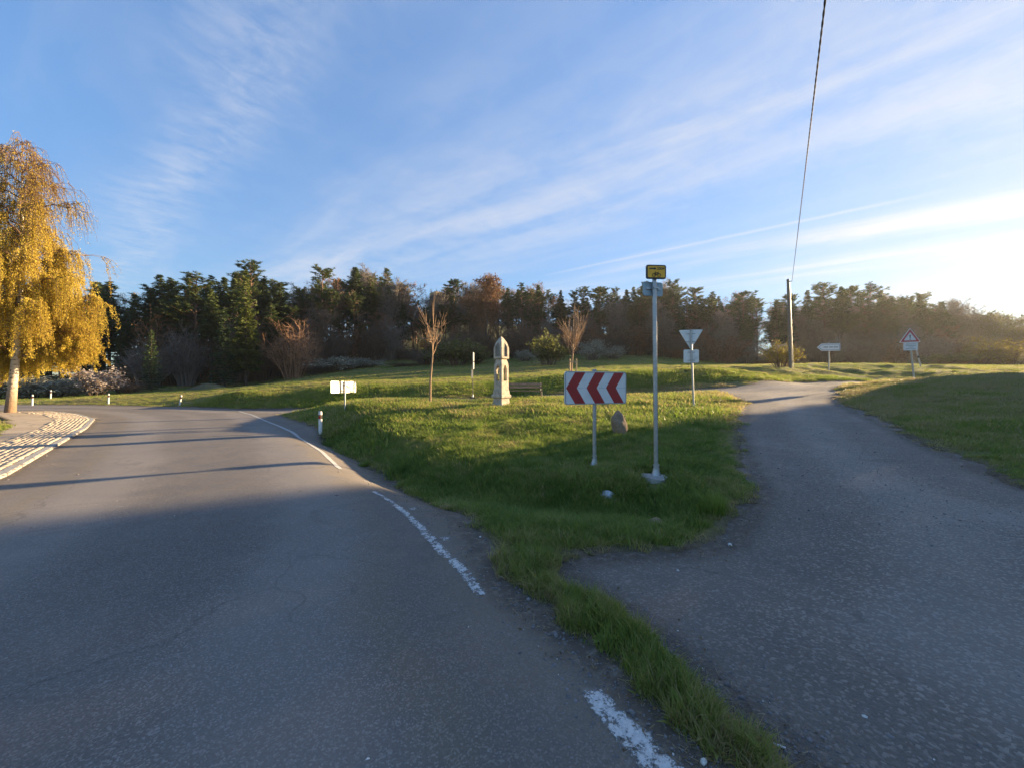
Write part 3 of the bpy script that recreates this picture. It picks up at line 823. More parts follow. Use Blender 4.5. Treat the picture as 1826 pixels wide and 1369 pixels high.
def text_mesh(parent, body, size, loc, m, name, bold=0.0):
    cu = bpy.data.curves.new(name, 'FONT'); cu.body = body; cu.size = size; cu.align_x = 'CENTER'; cu.align_y = 'CENTER'
    cu.extrude = 0.001; cu.offset = bold
    o = bpy.data.objects.new(name, cu); COL.objects.link(o)
    me = bpy.data.meshes.new_from_object(o.evaluated_get(bpy.context.evaluated_depsgraph_get()))
    bpy.data.objects.remove(o); bpy.data.curves.remove(cu)
    me.materials.clear(); me.materials.append(m); me.name = name
    q = obj(name, me, parent); q.location = loc; q.rotation_euler = (R(90), 0, 0)
    return q

def at_ground(px, Y, dz=0.0):
    x = PX(px, Y); return Vector((x, Y, H1(x, Y) + 0.03 + dz))

# --- chevron guide board
b0 = at_ground(1060, 7.2)
S = empty('chevron_sign', b0, R(20), 'white guide board with three red chevrons pointing left on one short post', 'road sign')
zt = P(1058, 663, 7.2).z - b0.z; zb = P(1058, 720, 7.2).z - b0.z
Hc = zt - zb; Wc = 1.31; zc = (zt + zb) / 2
foot(S); post(S, zt + 0.03)
bd = panel(S, rrect(Wc, Hc, 0.05, cz=zc), -0.075, 0.03, None, M['sign_white'])
ring_decal(bd, rrect(Wc-0.012, Hc-0.012, 0.046, cz=zc), rrect(Wc-0.036, Hc-0.036, 0.036, cz=zc), -0.0765, M['sign_grey'], 'rim', 0.004)
hw, hh = Wc/2 - 0.022, Hc/2 - 0.019
for i in range(3):
    x0 = -hw + 0.004 + i * (2*hw) * 0.328; bwid = 2*hw*0.168; rise = 2*hw*0.140
    o1 = [(x0, zc), (x0 + rise, zc + hh), (x0 + rise + bwid, zc + hh), (x0 + bwid, zc), (x0 + rise + bwid, zc - hh), (x0 + rise, zc - hh)]
    mb = MB()
    V = [(x, -0.0775, z) for x, z in o1] + [(x, -0.0755, z) for x, z in o1]
    mb.add(V, [[0,1,2,3],[0,3,4,5]] + [[k, 6+k, 6+(k+1) % 6, (k+1) % 6] for k in range(6)])
    mb.build('chevron', M['sign_red'], bd)
mb = MB(); mb.box((0, -0.0757, zc), (Wc-0.06, 0.0012, 0.004)); mb.build('seam', M['sign_grey'], bd)
clamps(S, (zc + Hc*0.3, zc - Hc*0.3), -0.04, 0.5)

# --- cycle-route sign on the tall pole
b0 = at_ground(1170, 6.2)
S = empty('cycle_route_sign', b0, R(4), 'tall grey pole with small yellow cycle route sign on top', 'road sign')
top = P(1166, 500, 6.2).z - b0.z
foot(S, 0.04); post(S, top + 0.17, 0.034, lean=(-0.03, 0), cap=False)
ts = P(1166, 475, 6.2).z - b0.z; bs = P(1166, 500, 6.2).z - b0.z
hs = ts - bs; wsn = hs * 1.46; zc = (ts + bs) / 2
bd = panel(S, rrect(wsn, hs, 0.035, cx=-0.03, cz=zc), -0.07, 0.022, None, M['sign_black'])
decal(bd, rrect(wsn-0.012, hs-0.012, 0.032, cx=-0.03, cz=zc), -0.07, M['sign_grey'], 'rim', 0.003)
decal(bd, rrect(wsn-0.018, hs-0.018, 0.030, cx=-0.03, cz=zc), -0.073, M['sign_black'], 'border', 0.002)
fc = decal(bd, rrect(wsn-0.048, hs-0.046, 0.020, cx=-0.03, cz=zc), -0.075, M['sign_yellow'], 'face', 0.002)
ax, az = -0.03 - wsn*0.19, zc + hs*0.22
decal(bd, [(ax-0.055,az-0.010),(ax+0.03,az-0.010),(ax+0.03,az-0.022),(ax+0.062,az),(ax+0.03,az+0.022),(ax+0.03,az+0.010),(ax-0.055,az+0.010)], -0.077, M['sign_black'], 'arrow')
text_mesh(bd, '2004', 0.062, (-0.03 + wsn*0.215, -0.078, az), M['sign_black'], 'route_number', 0.001)
mb = MB(); bx, bz = -0.03, zc - hs*0.24
for sx in (-1, 1):
    mb.tube([(bx + sx*0.042 + 0.027*math.cos(a), -0.079, bz + 0.027*math.sin(a)) for a in np.linspace(0, 2*math.pi, 17)], 0.004, 5)
for p in (((-0.042,0),(-0.018,0.036)), ((-0.018,0.036),(0.022,0.036)), ((-0.018,0.036),(0.0,-0.004)), ((0.0,-0.004),(0.022,0.036)), ((0.042,0),(0.022,0.045)), ((-0.042,0),(0.0,-0.004)), ((-0.028,0.047),(-0.008,0.047)), ((0.022,0.045),(0.036,0.05))):
    mb.tube([(bx+p[0][0], -0.079, bz+p[0][1]), (bx+p[1][0], -0.079, bz+p[1][1])], 0.004, 5)
mb.build('bicycle_symbol', M['sign_black'], bd)
zt2 = P(1166, 502, 6.2).z - b0.z; zb2 = P(1166, 527, 6.2).z - b0.z
pl = MB(); pl.prism(rrect(0.36, zt2 - zb2, 0.04, cz=(zt2+zb2)/2), 0.05, 0.068)
pb = pl.build('rear_plate', M['sign_green_back'], S, bevel=0.003); pb.rotation_euler.z = R(10); pb.location.x = -0.02
clamps(pb, ((zt2+zb2)/2,), 0.042, 0.26, 0.038)
ft = MB()
n = 22; prof = []
for k in range(n):
    a = 2*math.pi*k/n; r_ = 0.225*(1 + 0.10*math.sin(3*a+1) + 0.06*math.sin(7*a))
    prof.append((r_*math.cos(a), r_*math.sin(a)))
V = [(x*1.05, y*1.05, -0.16) for x, y in prof] + [(x, y, 0.012 + 0.012*math.sin(5*i)) for i, (x, y) in enumerate(prof)] + [(x*0.45, y*0.45, 0.03) for x, y in prof]
Fc = [[k, (k+1) % n, n+(k+1) % n, n+k] for k in range(n)] + [[n+k, n+(k+1) % n, 2*n+(k+1) % n, 2*n+k] for k in range(n)] + [[2*n+k for k in range(n)]]
ft.add(V, Fc); ft.build('concrete_footing', M['concrete'], S, True)

# --- yield sign seen from behind, with plate
b0 = at_ground(1237, 13.5)
S = empty('yield_sign', b0, R(-14), 'inverted triangular sign seen from behind above a square plate', 'road sign')
zt = P(1234, 588, 13.5).z - b0.z
foot(S, 0.032); post(S, zt - 0.02, 0.032, lean=(-0.09, 0.0))
a = 0.80; tri = rpoly([(-a/2, 0), (a/2, 0), (0, -a*0.866)], 0.05)
mb = MB(); mb.prism([(x - 0.085, z + zt) for x, z in tri], 0.045, 0.065); bd = mb.build('triangle_board', M['galv_back'], S, bevel=0.004)
clamps(bd, (zt-0.14, zt-0.42), 0.036, 0.30, 0.032)
for c in bd.children: c.location.x = -0.085
zp = P(1236, 635, 13.5).z - b0.z
mb = MB(); mb.prism(rrect(0.50, 0.46, 0.05, cx=-0.07, cz=zp), 0.045, 0.07); bd = mb.build('plate', M['galv_back'], S, bevel=0.006)
clamps(bd, (zp+0.13, zp-0.15), 0.036, 0.24, 0.032)
for c in bd.children: c.location.x = -0.07

# --- board seen from behind, catching the sun
b0 = at_ground(615, 15.5)
S = empty('rear_board_sign', b0, R(68), 'bare metal back of a wide board on thin post, glaring in the sun', 'road sign')
zt = P(615, 680, 15.5).z - b0.z; zb = P(615, 700, 15.5).z - b0.z
post(S, zt - 0.02, 0.028, 0.0); foot(S, 0.028)
for nm, x0, x1 in (('board', -0.66, 0.64),):
    mb = MB(); mb.prism(rrect(x1-x0, zt-zb, 0.04, cx=(x0+x1)/2, cz=(zt+zb)/2), 0.04, 0.06); mb.build(nm, M['plate_back'], S, bevel=0.004)
clamps(S, (zt-0.1, zb+0.1), 0.033, 0.3, 0.028)

# --- trail post with finger boards seen edge-on
b0 = at_ground(843, 24)
S = empty('trail_signpost', b0, R(82), 'thin trail post with boards seen edge on at the meadow', 'signpost')
ht = P(843, 628, 24).z - b0.z
post(S, ht, 0.022, m='wood_pole', cap=False); foot(S, 0.03)
for (z0, z1, w) in ((0.80, 0.99, 0.30), (0.62, 0.78, 0.30)):
    mb = MB(); mb.box((0.0, -0.05, ht*(z0+z1)/2), (w, 0.02, ht*(z1-z0))); mb.build('board', M['sign_grey'], S, bevel=0.004)
mb = MB(); mb.box((0.02, 0.05, ht*0.52), (0.24, 0.04, ht*0.18)); mb.build('box', M['sign_grey'], S, bevel=0.006)

# --- finger direction sign by the field
b0 = at_ground(1478, 32)
S = empty('direction_sign', b0, R(-12), 'pale arrow-shaped direction board pointing left on a post in the field', 'road sign')
zt = P(1478, 613, 32).z - b0.z; zb = P(1478, 626, 32).z - b0.z; zc = (zt+zb)/2; h = zt - zb
post(S, zt + 0.06, 0.045); 
x0, x1 = -0.90, 0.78
arrow = [(x0, zc), (x0+0.34, zt), (x1, zt), (x1, zb), (x0+0.34, zb)]
mb = MB(); mb.prism(arrow, -0.085, -0.05); bd = mb.build('arrow_board', M['sign_white'], S, bevel=0.006)
ring_decal(bd, [(x0+0.10, zc), (x0+0.37, zt-0.06), (x1-0.05, zt-0.06), (x1-0.05, zb+0.06), (x0+0.37, zb+0.06)], [(x0+0.14, zc), (x0+0.385, zt-0.09), (x1-0.08, zt-0.09), (x1-0.08, zb+0.09), (x0+0.385, zb+0.09)], -0.085, M['sign_blue'], 'border', 0.003)
mb = MB()
for k, (a_, b_) in enumerate(((-0.42, -0.10), (-0.02, 0.25), (0.3, 0.62))): mb.box(((a_+b_)/2, -0.0865, zc + 0.0), (b_-a_, 0.003, 0.09))
mb.build('faded_lettering', M['sign_grey'], bd)

# --- warning sign with exclamation mark
b0 = at_ground(1630, 22)
S = empty('warning_sign', b0, R(-22), 'red bordered warning triangle with exclamation mark above a small text plate', 'road sign')
zt = P(1622, 588, 22).z - b0.z; zb = P(1622, 611, 22).z - b0.z; h = zt - zb; a = h / 0.866 * 1.12
lx = -0.22
post(S, zt - 0.1, 0.045, lean=(lx, 0)); foot(S, 0.04)
def tri_o(s, cz): return rpoly([(lx - s/2, cz - s*0.289), (lx + s/2, cz - s*0.289), (lx, cz + s*0.577)], s*0.06)
cz = zb + a*0.289
mb = MB(); mb.prism(tri_o(a, cz), -0.10, -0.06); bd = mb.build('triangle_board', M['sign_white'], S, bevel=0.006)
decal(bd, tri_o(a*0.88, cz), -0.10, M['sign_red'], 'red_border', 0.003)
decal(bd, tri_o(a*0.58, cz), -0.103, M['sign_white'], 'face', 0.003)
decal(bd, [(lx-0.032, cz+0.15), (lx+0.032, cz+0.15), (lx+0.018, cz-0.06), (lx-0.018, cz-0.06)], -0.106, M['sign_black'], 'exclamation_mark')
decal(bd, rrect(0.05, 0.05, 0.02, cx=lx, cz=cz-0.11), -0.106, M['sign_black'], 'exclamation_dot')
zp0 = P(1622, 611.5, 22).z - b0.z; zp1 = P(1622, 625, 22).z - b0.z
mb = MB(); mb.prism(rrect(0.62, zp0 - zp1, 0.03, cx=lx*0.85, cz=(zp0+zp1)/2), -0.10, -0.06); bd = mb.build('text_plate', M['sign_white'], S, bevel=0.005)
for k, w in enumerate((0.42, 0.46, 0.24, 0.44)):
    zz = zp0 - (k + 0.9) * (zp0 - zp1) / 4.9
    mb = MB(); mb.box((lx*0.85, -0.101, zz), (w, 0.003, 0.035)); mb.build('text_line', M['sign_grey'], bd)

# --- leaning marker stake in the field
b0 = at_ground(1642, 33)
S = empty('marker_stake', b0, 0, 'thin pale stake leaning left behind the warning sign', 'stake')
mb = MB(); mb.tube([(0,0,-0.05),(-0.2,0,0.75),(-0.38,0,1.4)], [0.05,0.05,0.045], 8); mb.build('stake', M['post_white'], S, True)
mb = MB(); mb.tube([(-0.19,0,0.72),(-0.235,0,0.9)], 0.062, 8); mb.build('dark_band', M['sign_black'], S, True)

# --- roadside delineator posts
def delineator(px, Y, label, tilt=0.0, hh=0.85, rz=0.0):
    b = at_ground(px, Y, -0.03)
    S = empty('delineator_post', b, rz, label, 'delineator', 'delineator posts along the main road')
    S.rotation_euler.y = tilt
    mb = MB()
    o = [(-0.055, 0.035), (0.055, 0.035), (0.062, 0.0), (0.035, -0.04), (-0.035, -0.04), (-0.062, 0.0)]
    V = [(x, y, -0.1) for x, y in o] + [(x, y, hh - (0.06 if y > 0 else 0.0)) for x, y in o]
    mb.add(V, [list(range(6)), [6+k for k in range(6)][::-1]] + [[k, 6+k, 6+(k+1) % 6, (k+1) % 6] for k in range(6)])
    mb.build('body', M['post_white'], S, bevel=0.006)
    bandm = MB(); V = [(x*1.06, y*1.06, hh*0.66) for x, y in o] + [(x*1.06, y*1.06, hh*0.84) for x, y in o]
    bandm.add(V, [list(range(6)), [6+k for k in range(6)][::-1]] + [[k, 6+k, 6+(k+1) % 6, (k+1) % 6] for k in range(6)])
    bn = bandm.build('black_band', M['sign_black'], S)
    for zz in (0.71, 0.79):
        r_ = MB(); r_.box((0, -0.047, hh*zz), (0.062, 0.008, hh*0.05)); r_.build('reflector', M['reflector_red'], bn)
delineator(571, 13.6, 'white delineator post with dark band at island edge beside the road line', hh=0.80)
delineator(320, 28.6, 'tilted white delineator post on far side of the bend, nearest the junction', R(9))
delineator(193, 30.6, 'white delineator post on far side of the bend below the pink blossoming shrub', R(2))
delineator(90, 36, 'small white delineator post on far side of the bend below pale hedge', R(2))
delineator(57, 29.6, 'white delineator post standing right beside the birch trunk', R(3))

# --- wayside shrine
b0 = at_ground(894, 16, -0.05)
S = empty('wayside_shrine', b0, 0, 'pale stone wayside shrine with two tiers of pointed niches and spire', 'shrine')
top = P(894, 600, 16).z - b0.z
k_ = top / 2.94
RZ = R(49)
def sq(name, prof, m, bevel=0.006, parent=S):
    mb = MB(); mb.lathe([(r*k_, z*k_) for r, z in prof], 4, True)
    o = mb.build(name, m, parent, bevel=bevel*k_); o.rotation_euler.z = RZ
    return o
sq('plinth', [(0.285,-0.15),(0.285,0.04),(0.30,0.06),(0.285,0.10),(0.25,0.20),(0.235,0.30),(0.235,0.42)], M['sandstone'])
sq('ledge', [(0.25,0.42),(0.29,0.46),(0.29,0.55),(0.26,0.58)], M['sandstone'])
shaft = sq('shaft', [(0.245,0.58),(0.24,0.68),(0.215,0.82),(0.215,1.70),(0.205,1.82),(0.175,1.93),(0.16,1.96),(0.16,2.0)], M['sandstone'])
head = sq('head', [(0.17,2.0),(0.225,2.02),(0.225,2.46),(0.212,2.50),(0.19,2.60),(0.145,2.72),(0.08,2.84),(0.0,2.94)], M['sandstone'], 0.004)
def arch(w, z0, z1, zs, n=6):
    """pointed-arch outline"""
    o = [(-w, z0), (w, z0), (w, zs)]
    for k in range(1, n): 
        t = k / n; o.append((w * math.cos(t * math.pi/2) ** 0.8, zs + (z1 - zs) * t))
    o.append((0, z1))
    for k in range(n-1, 0, -1):
        t = k / n; o.append((-w * math.cos(t * math.pi/2) ** 0.8, zs + (z1 - zs) * t))
    o.append((-w, zs))
    return [(x*k_, z*k_) for x, z in o]
def cut(target, cutter):
    cutter.rotation_euler.z = RZ + cutter.get('extra', 0.0)
    md = target.modifiers.new('cut', 'BOOLEAN'); md.operation = 'DIFFERENCE'; md.object = cutter; md.solver = 'EXACT'
    bpy.context.view_layer.update()
    me = bpy.data.meshes.new_from_object(target.evaluated_get(bpy.context.evaluated_depsgraph_get()))
    target.modifiers.clear(); target.data = me
    bpy.data.objects.remove(cutter)
for e in (0, math.pi/2):
    mb = MB(); mb.prism(arch(0.10, 1.12, 1.78, 1.52), -0.6*k_, 0.6*k_); c = mb.build('c', M['niche'], S); c['extra'] = e + 0.0; cut(shaft, c)
for e in (0, math.pi/2, math.pi, -math.pi/2):
    mb = MB(); mb.prism(arch(0.125, 2.10, 2.68, 2.38), -0.4*k_, -0.165*k_); c = mb.build('c', M['niche'], S); c['extra'] = e; cut(head, c)
    mb = MB(); mb.prism(arch(0.118, 2.105, 2.66, 2.38), -0.172*k_, -0.160*k_); r_ = mb.build('relief', M['niche'], head); r_.rotation_euler.z = e
mb = MB(); mb.box((0,0,1.27*k_), (0.11*k_, 0.11*k_, 0.30*k_)); mb.tube([(0,0,1.40*k_),(0,0,1.55*k_)], 0.03*k_, 8); sl = mb.build('niche_lantern', M['sandstone'], shaft, bevel=0.004)
mb = MB(); mb.tube([(0,0,2.90*k_),(0,0,3.25*k_)], 0.008, 6); mb.tube([(-0.06,0,3.12*k_),(0.06,0,3.12*k_)], 0.008, 6); mb.build('iron_cross', M['iron'], head)

# --- bench
x1 = PX(967, 18.6); b0 = Vector((x1 - 0.85, 18.6, H1(x1 - 0.85, 18.6) + 0.03))
S = empty('park_bench', b0, R(3), 'wooden plank bench with dark iron ends right behind the shrine', 'bench')
for k in range(3):
    mb = MB(); mb.box((0, -0.17 + k*0.14, 0.45), (1.75, 0.12, 0.035)); mb.build('seat_plank', M['wood_bench'], S, bevel=0.006)
for k in range(2):
    mb = MB(); mb.box((0, 0.24 + k*0.03, 0.62 + k*0.15), (1.75, 0.035, 0.11), Matrix.Rotation(R(-12), 3, 'X')); mb.build('back_plank', M['wood_bench'], S, bevel=0.006)
for sx in (-1, 1):
    mb = MB(); X = sx*0.80
    mb.tube([(X,-0.24,0),(X,-0.21,0.43),(X,-0.24,0.62),(X,0.2,0.65)], 0.022, 6)
    mb.tube([(X,0.28,0),(X,0.20,0.42),(X,0.30,0.84)], 0.022, 6)
    mb.tube([(X,-0.22,0.42),(X,0.2,0.42)], 0.022, 6)
    mb.build('iron_end', M['iron'], S)

# --- standing stone, pale stone
def rock(name, loc, size, seed, m, label, cat, rz=0, pw=1.0, group=None):
    bm = bmesh.new(); bmesh.ops.create_icosphere(bm, subdivisions=4, radius=1.0)
    g = np.random.default_rng(seed); ph = g.random((5, 3)) * 6; fr = g.uniform(1.2, 3.5, (5, 3))
    cuts = [(Vector(g.normal(0, 1, 3)).normalized(), g.uniform(0.62, 0.9)) for _ in range(9)]
    for v in bm.verts:
        p = v.co.copy()
        for nrm, d in cuts:
            q = p.dot(nrm)
            if q > d: p -= nrm * (q - d) * 0.85
        s = 1 + sum(0.05 * math.sin(fr[i] @ np.array(p) * 1.7 + ph[i, 0]) for i in range(5))
        v.co = Vector((p.x * size[0] * s, p.y * size[1] * s, p.z * size[2] * s))
    me = bpy.data.meshes.new(name); bm.to_mesh(me); bm.free(); me.materials.append(m)
    me.polygons.foreach_set('use_smooth', np.ones(len(me.polygons), dtype=bool)); me.set_sharp_from_angle(angle=R(28))
    o = obj(name, me); o.location = loc; o.rotation_euler.z = rz
    return tag(o, label, cat, group)
b0 = at_ground(1104, 9.5)
st = rock('standing_stone', b0 + Vector((0,0,0.20)), (0.21, 0.15, 0.42), 5, M['boulder'], 'brown upright stone leaning in the grass right of chevron board', 'stone', R(20)); st.rotation_euler.y = R(-9)
b0 = at_ground(1083, 5.95)
rock('pale_rock', b0 + Vector((0,0,0.05)), (0.11, 0.09, 0.07), 9, M['pale_stone'], 'pale bluish white rock in grass between the two sign posts', 'rock')
b0 = P(1172, 928, 4.75); zz = H1(b0.x, b0.y)
rock('ditch_rock', Vector((b0.x, b0.y, zz + 0.06)), (0.20, 0.13, 0.10), 11, M['boulder'], 'grey brown rock half buried in tall grass at the ditch end', 'rock', R(30))
b0 = P(1072, 932, 4.85); zz = H1(b0.x, b0.y)
rock('ditch_rock', Vector((b0.x, b0.y, zz + 0.05)), (0.16, 0.12, 0.10), 13, M['boulder'], 'smaller rock half buried in tall grass left of the other ditch rock', 'rock', R(70))

# --- utility pole and overhead cable
bp = at_ground(1410, 32, -0.05)
S = empty('utility_pole', bp, 0, 'weathered grey wooden utility pole carrying one overhead cable', 'utility pole')
tp = P(1405, 500, 32)
d = tp - bp
mb = MB(); mb.tube([(0,0,-0.3), d*0.5, d], [0.125, 0.11, 0.09], 14); pl = mb.build('pole', M['wood_pole'], S, True)
mb = MB(); mb.lathe([(0.12, d.z-0.02), (0.12, d.z+0.02), (0.04, d.z+0.09)], 12, c=(d.x, d.y)); mb.build('cap', M['iron'], S, True)
mb = MB(); mb.tube([d + Vector((0,-0.1,-0.16)), d + Vector((0.10,-0.32,-0.16))], 0.03, 8); mb.build('bracket', M['iron'], S)
mb = MB(); mb.tube([d*0.02 + Vector((0.14,-0.10,0)), d*0.5 + Vector((0.12,-0.09,0)), d*0.97 + Vector((0.10,-0.07,0))], 0.022, 6); mb.build('earth_wire', M['galv'], S)
pa = tp + Vector((0.10, -0.32, -0.16)); pb_ = Vector((-2.2, -4.0, 6.6))
pm = P(1447, 210, 9.2)
ts_ = np.linspace(0, 1, 90); pts = []
tm = (pm.y - pa.y) / (pb_.y - pa.y)
lin = pa.lerp(pb_, tm); off = (pm - lin) / (4 * tm * (1 - tm))
mb = MB()
core = [pa.lerp(pb_, t) + off * (4 * t * (1 - t)) for t in ts_]
N2 = 700
for ph in (0, math.pi):
    hp = []
    for t in np.linspace(0, 1, N2):
        p = pa.lerp(pb_, float(t)) + off * (4 * t * (1 - t)); a = t * 2 * math.pi * 90 + ph
        hp.append(p + Vector((math.cos(a), 0, math.sin(a))) * 0.009)
    mb.tube(hp, 0.0105, 5)
cb = mb.build('overhead_cable', M['cable']); tag(cb, 'black twisted overhead cable running from utility pole over the viewer', 'cable')

# ------------------------------------------------------------------ grass (stuff)
def tuft_mesh(name, n, rad, hgt_, wid, seed, lean=0.5, seg=3):
    g = np.random.default_rng(seed)
    V = []; Fc = []; T = []; c = 0
    for i in range(n):
        a = g.uniform(0, 2*math.pi); r = rad * math.sqrt(g.random()); x, y = r*math.cos(a), r*math.sin(a)
        h = hgt_ * g.uniform(0.45, 1.15); da = g.uniform(0, 2*math.pi); ln = h * lean * g.uniform(0.2, 1.3)
        w = wid * g.uniform(0.7, 1.3); ta = da + math.pi/2 + g.normal(0, 0.4); tn = g.random()
        for k in range(seg + 1):
            t = k / seg; off = ln * t**1.8; z = h * (t - 0.18*t*t*lean)
            ww = w * (1 - t**1.6) * 0.5 + (0 if k == seg else w*0.08)
            cx, cy = x + off*math.cos(da), y + off*math.sin(da)
            V += [(cx - ww*math.cos(ta), cy - ww*math.sin(ta), z), (cx + ww*math.cos(ta), cy + ww*math.sin(ta), z)]
            T += [tn, tn]
            if k: Fc.append([c+2*k-2, c+2*k-1, c+2*k+1, c+2*k])
        c += 2*(seg+1)
    return mesh_np(name, np.array(V), np.array(Fc), M['grass_blade'], True, {'tint': T})
PROTO = [bpy.data.objects.new(f'tuft{i}', tuft_mesh(f'tuft{i}', *a)) for i, a in enumerate((
    (9, 0.030, 0.085, 0.0040, 1, 0.9), (8, 0.028, 0.14, 0.0042, 2, 0.7), (11, 0.035, 0.06, 0.0045, 3, 1.2),
    (26, 0.10, 0.10, 0.008, 4, 0.9), (22, 0.10, 0.17, 0.008, 5, 0.7), (30, 0.11, 0.07, 0.009, 6, 1.2),
    (44, 0.30, 0.12, 0.020, 7, 1.0), (40, 0.30, 0.20, 0.020, 8, 0.8),
    (60, 0.10, 0.42, 0.010, 9, 0.55), (9, 0.02, 0.055, 0.022, 10, 1.8), (16, 0.10, 0.07, 0.030, 12, 1.8)))]

def tz_at(x, y):
    i = np.clip(np.searchsorted(gx, x) - 1, 0, len(gx) - 2); j = np.clip(np.searchsorted(gy, y) - 1, 0, len(gy) - 2)
    fx = (x - gx[i]) / (gx[i+1] - gx[i]); fy = (y - gy[j]) / (gy[j+1] - gy[j])
    return (TZ[j,i]*(1-fx) + TZ[j,i+1]*fx)*(1-fy) + (TZ[j+1,i]*(1-fx) + TZ[j+1,i+1]*fx)*fy

def grass_object(name, x, y, kind, scl, tint, label):
    n = len(x)
    me = bpy.data.meshes.new(name)
    me.vertices.add(n)
    me.vertices.foreach_set('co', np.stack([x, y, tz_at(x, y) - 0.012], 1).astype(np.float32).ravel())
    for nm, a in (('scl', scl), ('tint', tint), ('rotz', rng.uniform(0, 2*math.pi, n))):
        at = me.attributes.new(nm, 'FLOAT', 'POINT'); at.data.foreach_set('value', a.astype(np.float32))
    at = me.attributes.new('kind', 'INT', 'POINT'); at.data.foreach_set('value', kind.astype(np.int32))
    o = obj(name, me); tag(o, label, 'grass', kind='stuff')
    ng = bpy.data.node_groups.new(name, 'GeometryNodeTree')
    ng.interface.new_socket('Geometry', in_out='INPUT', socket_type='NodeSocketGeometry')
    ng.interface.new_socket('Geometry', in_out='OUTPUT', socket_type='NodeSocketGeometry')
    N = ng.nodes; L = ng.links
    gi = N.new('NodeGroupInput'); go = N.new('NodeGroupOutput'); join = N.new('GeometryNodeJoinGeometry')
    def named(nm, ty):
        q = N.new('GeometryNodeInputNamedAttribute'); q.data_type = ty; q.inputs[0].default_value = nm; return q.outputs[0]
    k_, s_, r_ = named('kind', 'INT'), named('scl', 'FLOAT'), named('rotz', 'FLOAT')
    cx = N.new('ShaderNodeCombineXYZ'); L.new(r_, cx.inputs[2])
    for i in sorted(set(int(q) for q in np.unique(kind))):
        cmp_ = N.new('FunctionNodeCompare'); cmp_.data_type = 'INT'; cmp_.operation = 'EQUAL'
        ii = [s for s in cmp_.inputs if s.type == 'INT']
        L.new(k_, ii[0]); ii[1].default_value = i
        oi = N.new('GeometryNodeObjectInfo'); oi.inputs[0].default_value = PROTO[i]; oi.inputs[1].default_value = True
        ip = N.new('GeometryNodeInstanceOnPoints')
        L.new(gi.outputs[0], ip.inputs['Points']); L.new(cmp_.outputs[0], ip.inputs['Selection'])
        L.new(oi.outputs['Geometry'], ip.inputs['Instance']); L.new(cx.outputs[0], ip.inputs['Rotation']); L.new(s_, ip.inputs['Scale'])
        L.new(ip.outputs[0], join.inputs[0])
    L.new(join.outputs[0], go.inputs[0])
    md = o.modifiers.new('scatter', 'NODES'); md.node_group = ng
    return o

def scatter(n, r0, r1, a0=-75, a1=72):
    r = np.exp(rng.uniform(math.log(r0), math.log(r1), n)); a = rng.uniform(R(a0), R(a1), n)
    return r * np.sin(a), r * np.cos(a), r
def sd_all(x, y): return np.minimum(np.minimum(sdist(x, y, MAIN), sdist(x, y, BACK)), sdist(x, y, RIGHT))

def verge():
    x, y, r = scatter(300000, 1.3, 27)
    keep = y < 24.6
    x, y, r = x[keep], y[keep], r[keep]
    sd = sd_all(x, y) + ragged(x, y)
    near_ = (x > -0.5) & (x < 1.4) & (y < 3.7)
    p = np.where(near_, sst(sd, -0.03, 0.09), sst(sd, 0.02, 0.40)) * 0.96 + (sd > -0.22) * 0.22 * sst(vnoise(x, y, 4.5, 26), 0.08, 0.3) + (sd > -0.2) * 0.02
    patch = vnoise(x, y, 1.3, 21) + 0.6 * vnoise(x, y, 3.7, 22)
    bare = sst(patch, -0.42, -0.2)
    keep = (rng.random(len(x)) < p * (0.35 + 0.65 * bare)) & (sdist(x, y, PAVE) > 0.1)
    for (cx_, cy_, cr_) in CLEAR:
        keep &= np.hypot(x - cx_, y - cy_) > cr_ * rng.uniform(0.8, 1.15, len(x))
    x, y, r, sd, patch = x[keep], y[keep], r[keep], sd[keep], patch[keep]
    dd = segdist(x, y, DITCH)
    tall = np.exp(-(dd / 0.8) ** 2) * 0.8 + 0.5 * sst(vnoise(x, y, 0.8, 23), 0.1, 0.35)
    lod = np.where(r < 4.2 * rng.uniform(0.8, 1.25, len(r)), 0, np.where(r < 13 * rng.uniform(0.85, 1.2, len(r)), 3, 6))
    u = rng.random(len(x))
    kind = lod + np.where(u < 0.25 + 0.5 * tall, 1, np.where((u > 0.72) & (lod < 6), 2, 0))
    weed = (rng.random(len(x)) < 0.05 + 0.10 * sst(vnoise(x, y, 0.9, 25), 0.0, 0.3)) & (lod < 6)
    kind = np.where(weed, np.where(lod == 0, 9, 10), kind)
    scl = rng.uniform(0.55, 1.25, len(x)) * (0.62 + 0.38 * sst(sd, 0.0, 0.8) + 0.35 * tall)
    scl *= np.where(sdist(x, y, ISL) < 0, 1.0, 0.72)
    strip_ = (x > -0.3) & (x < 1.3) & (y < 3.6)
    scl = np.where(strip_, scl * 0.9 + 0.42, scl)
    tint = 0.42 + 0.42 * patch + rng.normal(0, 0.14, len(x)) + 0.35 * (rng.random(len(x)) < 0.06) + 0.35 * sst(sd, 0.28, 0.0) - 0.10 * tall
    tint += 0.24 * sst(y, 9, 16) + np.where(sdist(x, y, ISL) < 0, 0, 0.14) + 0.20 * sst(x, 7, 10)  # tint paints sunlit gold and dry leaves farther back, lens flare at the right
    grass_object('verge_grass', x, y, kind, scl, np.clip(tint, 0.0, 1.0), 'lush green grass of the island and the road verges')
CLEAR = [(PX(1170,6.2), 6.2, 0.30), (PX(1169,6.0), 5.93, 0.22), (PX(1060,7.2), 7.2, 0.16), (PX(1083,5.95), 5.9, 0.16), (PX(1172,4.75), 4.68, 0.15), (PX(1104,9.5), 9.4, 0.22)]
ISL = main_right + BACK[1:6] + [p for p in RIGHT[10:21]]
verge()

